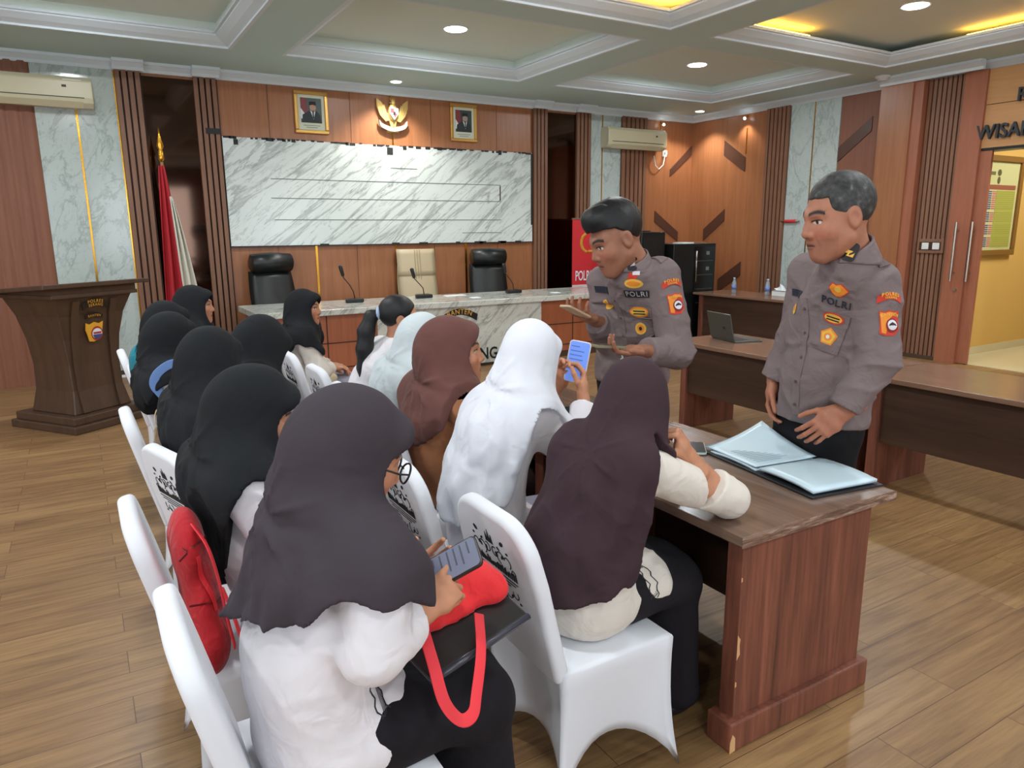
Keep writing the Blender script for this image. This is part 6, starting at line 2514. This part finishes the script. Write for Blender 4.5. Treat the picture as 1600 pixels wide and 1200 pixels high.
def uniform_badges(root, shirt, J, s, young):
    f, l = J["f"], J["l"]
    up = A(0, 0, 1) if young else unit(A(.30, -.18, .90))
    kk = 1.0 if young else .78
    lift = .10 if young else .12
    Decal = lambda objs, o, n, u, r=.15: ScaledDecal(objs, o, n, u, r, kk)
    ch = J["chest"]
    k = {q: PI_[q] for q in PI_}
    # left breast (wearer's left): crest, lettering, flap patch, pocket patch
    def at_(side, fr, h):
        return ch + l * side + f * fr + up * h
    nl = unit(f + l * .35)
    base = at_(.088 * s, .10 * s, lift)
    d = Decal([shirt], base, nl, up, .20)
    if young:
        d.poly([(-.022, .135), (.018, .150), (.026, .128), (.008, .102), (-.03, .095)], .003, k["red"])
        d.rect(.012, .132, .03, .018, .0045, k["wht"], 3, 3)
        d.disc(-.004, .082, .042, .022, .003, k["yel"])
        d.disc(-.004, .082, .030, .012, .0042, k["org"])
    else:
        out = [(-.045, .085), (-.03, .112), (-.01, .106), (.012, .116), (.034, .104), (.052, .088), (.036, .068), (.02, .052), (-.004, .05), (-.026, .062)]
        d.poly([(x * .95, y * .95) for x, y in out], .003, k["red"])
        d.poly([(x * .84, .008 + y * .84) for x, y in out], .0042, k["org"])
        d.disc(.002, .082, .014, .013, .0055, k["yel"])
    d.build("breast_crest", PBL, shirt)
    d = Decal([shirt], base, nl, up, .20)
    if young:
        d.rect(0, .03, .115, .034, .003, k["dk"], 8, 3)
        d.text("POLRI", 0, .019, .034, .005, k["slv"], 1.15, .0, 1.0)
    else:
        d.text("POLRI", -.004, .0, .046, .004, k["navy"], 1.12, .018, 1.0)
    d.build("name_lettering", PBL, shirt)
    d = Decal([shirt], base, nl, up, .20)
    d.rect(0, -.062, .135, .055, .0045, 0, 8, 4)
    d.poly([(-.066, -.088), (.066, -.088), (.05, -.102), (-.05, -.102)], .0046, 0, (1, .5))
    o = d.build("pocket_flap", [M["uniform"]], shirt, None, .003)
    d = Decal([shirt], base, nl, up, .20)
    d.rect(0, -.155, .125, .135, .0032, 0, 8, 8)
    d.build("pocket", [M["uniform"]], shirt, None, .003)
    d = Decal([shirt], base, nl, up, .20)
    d.disc(0, -.060, .048, .027, .0085, k["red" if not young else "org"])
    d.disc(0, -.060, .040, .020, .0097, k["yel"])
    for q in (-.009, .004):
        d.rect(0, -.060 + q, .058, .006, .0108, k["dk"], 4, 1)
    d.build("flap_patch", PBL, shirt)
    d = Decal([shirt], base, nl, up, .20)
    if young:
        d.disc(-.004, -.145, .028, .030, .0068, k["yel"])
        d.disc(-.004, -.145, .018, .020, .0080, k["org"])
        d.disc(-.004, -.145, .008, .010, .0090, k["dk"])
    else:
        pent = [(.042 * math.sin(q), -.150 + .044 * math.cos(q)) for q in np.linspace(0, 2 * PI, 5, endpoint=False)]
        d.poly(pent, .0068, k["org"])
        d.poly([(x * .8, -.150 + (y + .150) * .8) for x, y in pent], .0080, k["yel"])
        d.disc(0, -.150, .018, .018, .0090, k["org"])
        d.disc(0, -.150, .009, .009, .0100, k["wht"])
    d.build("pocket_patch", PBL, shirt)
    # right breast: name tape and small badge
    nr_ = unit(f - l * .30)
    d = Decal([shirt], at_(-.085 * s, .10 * s, lift), nr_, up, .20)
    d.rect(0, .035, .11, .034, .003, k["navy"], 8, 3)
    d.build("name_tape", PBL, shirt)
    d = Decal([shirt], at_(-.085 * s, .10 * s, lift), nr_, up, .20)
    d.disc(.0, -.04, .020, .026, .003, k["yel"])
    d.disc(.0, -.035, .010, .014, .0042, k["org"])
    d.rect(.0, -.16, .125, .14, .003, 0, 8, 8) if False else None
    d.build("small_badge", PBL, shirt)
    Decal = lambda objs, o, n, u, r=.15: ScaledDecal(objs, o, n, u, r, 1.0)
    # placket with buttons
    d = Decal([shirt], ch + f * .12 * s, f, A(0, 0, 1), .25)
    d.line([(0, .13 - .04 * q) for q in range(12)], .032, .002, 0)
    d.build("placket", [M["uniform"]], shirt, None, .003)
    d = Decal([shirt], ch + f * .12 * s, f, A(0, 0, 1), .25)
    for q in range(5):
        d.disc(0, .09 - .09 * q, .006, .006, .0055, 0, 10)
    d.build("buttons", [plain("button_brown", (86, 70, 66), .5)], shirt)
    Decal = lambda objs, o, n, u, r=.15: ScaledDecal(objs, o, n, u, r, .82 if young else .72)
    # left sleeve: arched title over shield
    a, b = J["shL"], J["elL"]
    ax = unit(a - b)
    c = a + (b - a) * (.24 if young else .34)
    side = unit(l * .93 + f * (.28 if not young else .38))
    side = unit(side - ax * (side @ ax))
    d = Decal([shirt], c, side, ax, .16)
    N = 12
    arc = [(-.062 + .124 * q / N, .050 + .018 * math.sin(PI * q / N)) for q in range(N + 1)]
    d.poly(arc + [(x * .94, y - .034) for x, y in arc[::-1]], .003, k["red"], (1, .5))
    d.text("POLRES", 0, .052, .023, .0046, k["yel"], 1.25, .012, 1.0, .16)
    d.text("SERANG", 0, .038, .0145, .0046, k["yel"], 1.2, .012, 1.0, .16)
    d.build("sleeve_title", PBL, shirt)
    c2 = c - ax * (.062 if young else .054)
    d = Decal([shirt], c2, side, ax, .16)
    shield_badge(d, 1.12)
    d.text("BANTEN", 0, .034, .020, .0055, k["yel"], 1.15, .012, 1.0, .12)
    d.build("sleeve_shield", PBL, shirt)
    Decal = lambda objs, o, n, u, r=.15: ScaledDecal(objs, o, n, u, r, 1.0)
    # shoulder strap and collar patch
    N_ = J["neck"]
    mid = N_ * .30 + J["shL"] * .70
    nrm = unit(A(0, 0, 1) + l * .38 + f * .25)
    d = Decal([shirt], mid + A(0, 0, .05), nrm, l, .16)
    d.poly([(-.026, .065), (.026, .065), (.026, -.05), (.012, -.07), (-.012, -.07), (-.026, -.05)], .005, 0, (1, .7, .4))
    d.build("shoulder_strap", [M["uniform"]], shirt, None, .005)
    d = Decal([shirt], mid + A(0, 0, .05), nrm, l, .16)
    d.disc(0, -.052, .008, .008, .010, 0, 12)
    d.build("strap_button", [plain("strap_button", (84, 76, 74), .4, .4)], shirt)
    col = [o for o in bpy.data.objects if o.parent == shirt and o.name.startswith("collar")]
    d = Decal(col + [shirt], N_ + l * .055 * s + f * .06 * s + A(0, 0, .015), unit(l * .62 + f * .78 + A(0, 0, .15)), up, .10)
    d.poly(rrect(.044, .064, .012, 4, 0, 0), .004, k["dk"], (1, .5))
    if young:
        d.poly([(-.010, -.012), (.012, .010), (.012, -.008)], .0055, k["slv"], (1, .5))
    else:
        d.rect(0, -.006, .030, .020, .0055, k["yel"], 3, 2)
    d.build("collar_patch", PBL, shirt)


uniform_badges(ro, shirt_o, JO, 1.02, False)
uniform_badges(ry, shirt_y, JY, 1.12, True)


# ================================================================ hand-held and lying things
def phone(label, c, axis, face, L=.158, W=.076, T=.009, body=(26, 26, 30), scr=(70, 92, 150), lit=0.0, rim=None, group="phones"):
    """a phone centred at c, long side along axis, screen normal `face`"""
    t = thing("smartphone", label, "phone", tuple(c), 0, group)
    a = unit(axis)
    n = np.array(face, float)
    n = unit(n - a * (n @ a))
    s = np.cross(a, n)
    mb = MB()
    pr = rrect(W, L, .012, 4)
    mb.prism(pr, -n * T / 2, s, a, n * T)
    bevel(mb.build("case", plain("phone_case", rim or body, .4), t), .002)
    mb = MB()
    mb.prism(rrect(W - .007, L - .007, .010, 4), n * (T / 2), s, a, n * .0006)
    m = plain("phone_screen", scr, .12, emit=scr if lit else None, es=lit)
    so = mb.build("screen", m, t)
    if lit:
        mb = MB()
        for k, (y, w) in enumerate(((.055, .5), (.038, .8), (.022, .7), (.006, .8), (-.012, .6), (-.030, .35))):
            mb.prism([(-W * .40, y * L / .158), (-W * .40 + W * .8 * w, y * L / .158), (-W * .40 + W * .8 * w, (y + .004) * L / .158), (-W * .40, (y + .004) * L / .158)], n * (T / 2 + .0007), s, a, n * .0003)
        mb.build("screen_lines", plain("screen_text", tuple(int(q * .7) for q in scr), .3, emit=tuple(int(q * .7) for q in scr), es=lit), so)
    return t


cr, cu_, cwv = A(.8599, -.5105, 0), A(.1, .17, .978), A(.501, .841, -.2076)
phone("dark phone held by the girl with the red tote", (.631, 1.350, .872), cr * .86 + A(0, 0, .50), (-.60, -.35, .85), .165, .080, .010, (34, 28, 28), (112, 116, 134), .35, (52, 40, 38))
phone("phone with glowing blue screen held up by the girl in a white headscarf", (1.522, 2.098, 1.133), (.20, -.02, .98), (-.62, -.70, .1), .152, .078, .010, (210, 205, 205), (92, 122, 196), .9, (216, 206, 208))
t = phone("black phone lying face up on the table by the folder", (2.085, 2.05, .7270), (math.cos(.86), math.sin(.86), 0), (0, 0, 1), .155, .078, .009, (60, 66, 66), (40, 52, 56), 0, (180, 196, 190))
phone("pale gold phone held flat in the young officer's raised hand", (2.065, 2.868, 1.212), (-.88, -.10, .40), (.40, .10, .88), .16, .078, .011, (190, 160, 130), (120, 110, 100), 0, (196, 168, 140))
phone("olive-cased phone held low in the young officer's other hand", (2.0, 2.525, 1.092), (-.96, .12, .10), (.1, 0, 1), .15, .075, .012, (120, 116, 92), (90, 88, 80), 0, (134, 128, 100))

LP = [o for o in bpy.data.objects if "olive-cased" in str(o.get("label", ""))][0]
mb = MB()
pts = [A(.055, -.02, -.004), A(.058, -.03, -.05), A(.066, -.034, -.10), A(.060, -.036, -.17), A(.046, -.036, -.175), A(.042, -.034, -.11), A(.052, -.03, -.055)]
mb.tube(spline(pts), .0038, 8)
mb.build("hanging_cord", M["white"], LP, True)

# glasses of the girl with the red tote
G1 = [o for o in bpy.data.objects if o.type == "EMPTY" and "charcoal headscarf" in str(o.get("label", ""))][0]


def spectacles(root, head, R, sc=1.0):
    H = A(*head)
    lo = A(*root.location)

    def hl(x, y, z):
        return H + R @ (A(x, y, z) * sc) - lo
    mb = MB()
    for s in (1, -1):
        mb.tube([hl(s * .034 + .025 * math.cos(q), .112 - .10 * abs(.025 * math.cos(q)), -.004 + .021 * math.sin(q)) for q in np.linspace(0, 2 * PI, 20, endpoint=False)], .0022, 6, closed=True)
        mb.tube([hl(s * .060, .108, .0), hl(s * .083, .08, .0), hl(s * .087, .0, .0)], .0022, 6)
    mb.tube([hl(-.010, .112, .0), hl(.010, .112, .0)], .002, 6)
    mb.build("eyeglasses", M["black"], root, True)


spectacles(G1, (.440, 1.375, 1.165), rot_frame(math.radians(-6), math.radians(-26)))

# black folder case and red tote on her lap
t = thing("document_case", "black document case resting on the lap under the red tote", "folder", (.665, 1.395, .712))
exv = unit(A(.249, .061, .027))
ezv = unit(np.cross(exv, A(.034, .11, .04)))
eyv = np.cross(ezv, exv)
mb = MB()
mb.obox((0, 0, 0), exv, eyv, ezv, .30, .20, .016)
bevel(mb.build("case", plain("case_black", (38, 34, 34), .32), t), .006)
mb = MB()
c0 = -eyv * .1 - exv * .15
mb.tube([c0, c0 + exv * .30], .009, 8)
mb.build("spine_edge", plain("case_edge", (64, 64, 74), .25), t, True)
tt = thing("red_tote_bag", "crumpled red fabric tote lying under the girl's hands on the black case", "bag", (.67, 1.43, .74))


def tote():
    o = A(.67, 1.43, .74)
    S = SDF(o - A(.22, .16, .09), o + A(.22, .16, .12), .0055)
    S.ell(o + A(.0, .02, .005), (.145, .075, .022), np.stack([exv, eyv, ezv], 1))
    S.ell(o + A(.10, .015, .012), (.05, .065, .040), np.stack([exv, eyv, ezv], 1), .03)
    S.ell(o + A(-.09, -.015, .010), (.06, .05, .028), np.stack([exv, eyv, ezv], 1), .03)
    X, Y, Z = S.full()
    S.D = S.D + .006 * wave(X, Y, Z, 8, 45)
    q = (X - .665) * ezv[0] + (Y - 1.395) * ezv[1] + (Z - .712) * ezv[2] - .0095
    S.D = np.maximum(S.D, -q)
    v, f = S.mesh()
    npmesh("cloth", relax(v, f, 1, .4), f, fabric("red_tote_cloth", (214, 44, 48), .8, .4, None, .1, 14), tt, tuple(o))
    mb = MB()
    pts = [A(.562, 1.330, .742), A(.552, 1.262, .705), A(.548, 1.205, .655), A(.566, 1.170, .628), A(.600, 1.180, .622), A(.628, 1.215, .640), A(.672, 1.275, .690), A(.700, 1.335, .745)]
    mb.tube([p - o for p in spline(pts)], .014, 12, flat=.0016, up=(0, -1, .3))
    mb.build("carry_strap", plain("tote_strap_red", (226, 52, 62), .7), tt, True)


tote()


def soft_bag(name, label, cat, centre, ells, mat, cuts=(), straps=(), strapmat=None, amp=.006, freq=30, h=.007, waist=None):
    o = A(*centre)
    lo = np.min([A(*e[0]) - max(e[1]) for e in ells], 0) - .03
    hi = np.max([A(*e[0]) + max(e[1]) for e in ells], 0) + .03
    S = SDF(lo, hi, h)
    for e in ells:
        S.ell(e[0], e[1], e[2] if len(e) > 2 else None, .04)
    X, Y, Z = S.full()
    S.D = S.D + amp * wave(X, Y, Z, len(label), freq)
    for c in cuts:
        c(S)
    t = thing(name, label, cat, tuple(o))
    v, f = S.mesh()
    npmesh("pouch" if "pouch" in name else "bag_body", relax(v, f, 1, .4), f, mat, t, tuple(o))
    for st in straps:
        pts, w = st[0], st[1]
        mb = MB()
        mb.tube([p - o for p in spline(pts)], w, 12, flat=.002, up=st[2] if len(st) > 2 else (1, 0, 0))
        mb.build("strap", strapmat or mat, t, True)
    return t


red_bp = fabric("red_backpack_cloth", (176, 32, 40), .75, .3, (160, 28, 36), .1, 20)
soft_bag("backpack", "red backpack slumped between the chair back and the girl in black", "backpack", (.16, 1.93, .46),
         [((.185, 1.95, .62), (.050, .125, .17)), ((.165, 1.95, .80), (.042, .11, .10)), ((.19, 1.92, .54), (.050, .10, .09))], red_bp,
         [lambda S: seat_cut(S, "C2")],
         [([(.175, 1.86, .89), (.20, 1.82, .84), (.215, 1.80, .76), (.225, 1.785, .66), (.235, 1.77, .58)], .016, (1, -.4, 0)),
          ([(.225, 1.83, .72), (.24, 1.79, .66), (.255, 1.765, .58), (.265, 1.75, .52), (.262, 1.745, .485)], .017, (1, -.4, 0))],
         plain("red_webbing", (222, 40, 52), .6), .005, 26)
rb = [o for o in bpy.data.objects if o.type == "EMPTY" and str(o.get("label", "")).startswith("red backpack")][0]
o3 = A(*rb.location)
body_ = [o for o in bpy.data.objects if o.parent == rb and o.name.startswith("bag_body")][0]
d = Decal([body_], (.20, 1.85, .72), (.55, -.82, .1), (0, 0, 1), .2)
d.line([(-.075 + .0125 * q, .10 + .02 * math.sin(q * .26)) for q in range(13)], .006, .002, 0)
d.line([(-.070 + .012 * q, -.02 - .004 * q) for q in range(12)], .005, .002, 0)
d.line([(-.02 + .002 * q, .09 - .012 * q) for q in range(14)], .012, .003, 1)
d.build("zipper", [plain("zip_maroon", (110, 18, 26), .6), plain("red_webbing_front", (214, 40, 50), .6)], body_, None, .002)
soft_bag("tote_bag", "beige cloth tote with rolled handle hanging by the chair row", "bag", (.22, 3.02, .80),
         [((.225, 3.03, .80), (.045, .07, .085)), ((.24, 3.00, .72), (.05, .06, .07))], fabric("beige_tote_cloth", (168, 146, 120), .85, .3, None, .1, 20),
         [lambda S: seat_cut(S, "C3"), lambda S: seat_cut(S, "C4"), lambda S: S.cut((0, 3.045, 0), (0, 1, 0)) if False else S.sub_box((.0, 2.4, .4), (.9, 3.052, 1.4), .0)], [([(.205, 2.99, .86), (.19, 2.985, .90), (.20, 3.01, .93), (.22, 3.04, .92), (.225, 3.05, .87)], .012)], plain("cream_handle", (206, 184, 140), .7))
soft_bag("shoulder_bag", "teal cloth bag hanging at the back of the rear row near the lectern", "bag", (.20, 4.16, .92),
         [((.225, 4.18, .95), (.05, .085, .085)), ((.235, 4.16, .87), (.05, .07, .07))], fabric("teal_cloth", (28, 118, 134), .8, .3, None, .1, 20),
         [lambda S: seat_cut(S, "C6"), lambda S: seat_cut(S, "C5"), lambda S: S.cut((0, 4.212, 0), (0, 1, 0))], [([(.20, 4.13, .98), (.22, 4.15, 1.04), (.25, 4.2, 1.02)], .010)])
soft_bag("pouch", "black cloth pouch on the table under the raised phone", "pouch", (1.86, 2.60, .722),
         [((1.86, 2.58, .765), (.10, .13, .05)), ((1.92, 2.66, .75), (.08, .09, .04))], fabric("black_pouch_cloth", (24, 26, 30), .85, .3, None, 0, 18),
         [lambda S: S.cut((0, 0, .724), (0, 0, -1))])
soft_bag("handbag", "cream handbag with dark trim on the dais-side girl's lap", "bag", (1.40, 4.93, .60),
         [((1.40, 4.92, .60), (.09, .07, .05))], fabric("cream_bag_cloth", (196, 184, 150), .8, .3, None, .1, 20), amp=.002)

# light blue straps worn by the girl in the rear row
r = person_of("light blue backpack straps")
mb = MB()
o3 = A(*r.location)
mb.tube([A(*p) - o3 for p in spline([(.290, 3.485, .855), (.258, 3.475, .905), (.234, 3.475, .950), (.250, 3.475, .995), (.300, 3.48, 1.030), (.350, 3.49, 1.034), (.400, 3.51, 1.015)])], .019, 12, flat=.002, up=(0, -1, 0))
mb.build("backpack_strap", plain("blue_strap", (104, 136, 190), .7), r, True)["label"] = "light blue backpack strap"

# embroidery on two blouses, a small patch on the tan sleeve
EMB = plain("dark_embroidery", (40, 40, 46), .8)


def embroidery(words_, org, nrm, up, k=1.0):
    r = person_of(words_)
    bl = part_of(r, "blouse")
    d = Decal([bl], org, nrm, up, .12)
    for sx in (-.016, .014):
        d.line([(sx * k + .006 * k * math.sin(q * 1.9), (-.06 + .012 * q) * k) for q in range(11)], .0035 * k, .002, 0)
    for q in range(5):
        d.line([((-.006 + .004 * q) * k, (-.055 + .004 * q) * k), ((-.004 + .003 * q) * k, .045 * k)], .0014 * k, .002, 0)
    d.line([(-.012 * k, -.045 * k), (0, -.056 * k), (.012 * k, -.045 * k)], .003 * k, .002, 0)
    d.build("embroidery", [EMB], bl, None, .0006)


embroidery("charcoal headscarf", (.47, 1.27, .66), (.35, -.9, .25), (0, 0, 1), 1.0)
embroidery("plum headscarf", (1.38, 1.45, .60), (.5, -.8, .3), (.3, 0, 1), .9)
r = person_of("brown headscarf and tan")
bl = part_of(r, "blouse")
d = Decal([bl], (1.255, 2.36, .905), (.35, -.9, .25), (0, 0, 1), .12)
d.disc(0, 0, .022, .022, .003, PI_["red"])
d.disc(0, 0, .015, .015, .0042, PI_["wht"])
d.build("sleeve_badge", PBL, bl, None, .001)
# ================================================================ camera, light, view
cam = bpy.data.cameras.new("camera")
co = bpy.data.objects.new("camera", cam)
COL.objects.link(co)
cam.sensor_fit = "HORIZONTAL"
cam.sensor_width = 36
cam.lens = 1129.0 * 36 / 1600
cam.clip_start = .05
yaw, pit, rol = math.radians(30.69), math.radians(11.98), math.radians(-.4355)
fw = Vector((math.sin(yaw) * math.cos(pit), math.cos(yaw) * math.cos(pit), -math.sin(pit)))
rt = Vector((math.cos(yaw), -math.sin(yaw), 0))
up = rt.cross(fw)
r2 = rt * math.cos(rol) + up * math.sin(rol)
u2 = -rt * math.sin(rol) + up * math.cos(rol)
co.matrix_world = Matrix(((r2.x, u2.x, -fw.x, 0), (r2.y, u2.y, -fw.y, 0), (r2.z, u2.z, -fw.z, 1.6), (0, 0, 0, 1)))
SC.camera = co

w = bpy.data.worlds.new("sky")
SC.world = w
w.use_nodes = True
w.node_tree.nodes["Background"].inputs["Color"].default_value = (0.84, 0.92, 1.0, 1)
w.node_tree.nodes["Background"].inputs["Strength"].default_value = 5.0


def area(name, loc, rot, sx, sy, power, color=(1, 1, 1), portal=False, shape="RECTANGLE", spread=PI):
    L = bpy.data.lights.new(name, "AREA")
    L.shape = shape
    L.size = sx
    if shape == "RECTANGLE":
        L.size_y = sy
    L.energy = power
    L.color = color
    L.spread = spread
    L.cycles.is_portal = portal
    o = bpy.data.objects.new(name, L)
    COL.objects.link(o)
    o.location = loc
    o.rotation_euler = rot
    return o


for a, b in wins_l:
    area("window_portal", (X0 - .02, (a + b) / 2, 1.8), (0, -PI / 2, 0), 1.8, b - a, 1, portal=True)
for a, b in wins_k:
    area("window_portal", ((a + b) / 2, Y0 - .02, 1.8), (PI / 2, 0, 0), b - a, 2.2, 1, portal=True)
for cx0, cx1 in CX:
    for cy0, cy1 in CY:
        area("ceiling_lamp_light", ((cx0 + cx1) / 2 + .03, (cy0 + cy1) / 2 + .08, ZC - .02), (0, 0, 0), .2, .2, 36, (.93, .97, 1.0), shape="DISK")


def spot(loc, tgt, power, ang, color, blend=.6):
    L = bpy.data.lights.new("downlight_beam", "SPOT")
    L.energy = power
    L.spot_size = math.radians(ang)
    L.spot_blend = blend
    L.color = color
    L.shadow_soft_size = .04
    o = bpy.data.objects.new("downlight_beam", L)
    COL.objects.link(o)
    o.location = loc
    o.rotation_euler = (Vector(tgt) - Vector(loc)).to_track_quat("-Z", "Y").to_euler()


spot((3.62, 8.83, 3.38), (3.62, 8.95, 0), 130, 120, (1, .96, .88))
spot((8.62, 8.72, 3.38), (8.62, 8.8, 0), 90, 110, (1, .95, .85))
spot((8.27, 9.13, 3.20), (8.30, 9.15, 0), 14, 110, (1, .88, .7))
spot((8.88, 8.07, 3.20), (8.90, 8.07, 0), 14, 110, (1, .88, .7))
area("corridor_light", (10.2, 3.2, 3.35), (0, 0, 0), 1.2, 1.2, 90, (1, .95, .8))

vs = SC.view_settings
vs.view_transform = "Standard"
vs.look = "None"
vs.gamma = 1
vs.exposure = 0.0
SC.cycles.use_denoising = True
SC.cycles.max_bounces = 8
SC.cycles.diffuse_bounces = 4
SC.cycles.glossy_bounces = 4
SC.cycles.transmission_bounces = 4
SC.cycles.sample_clamp_indirect = 6
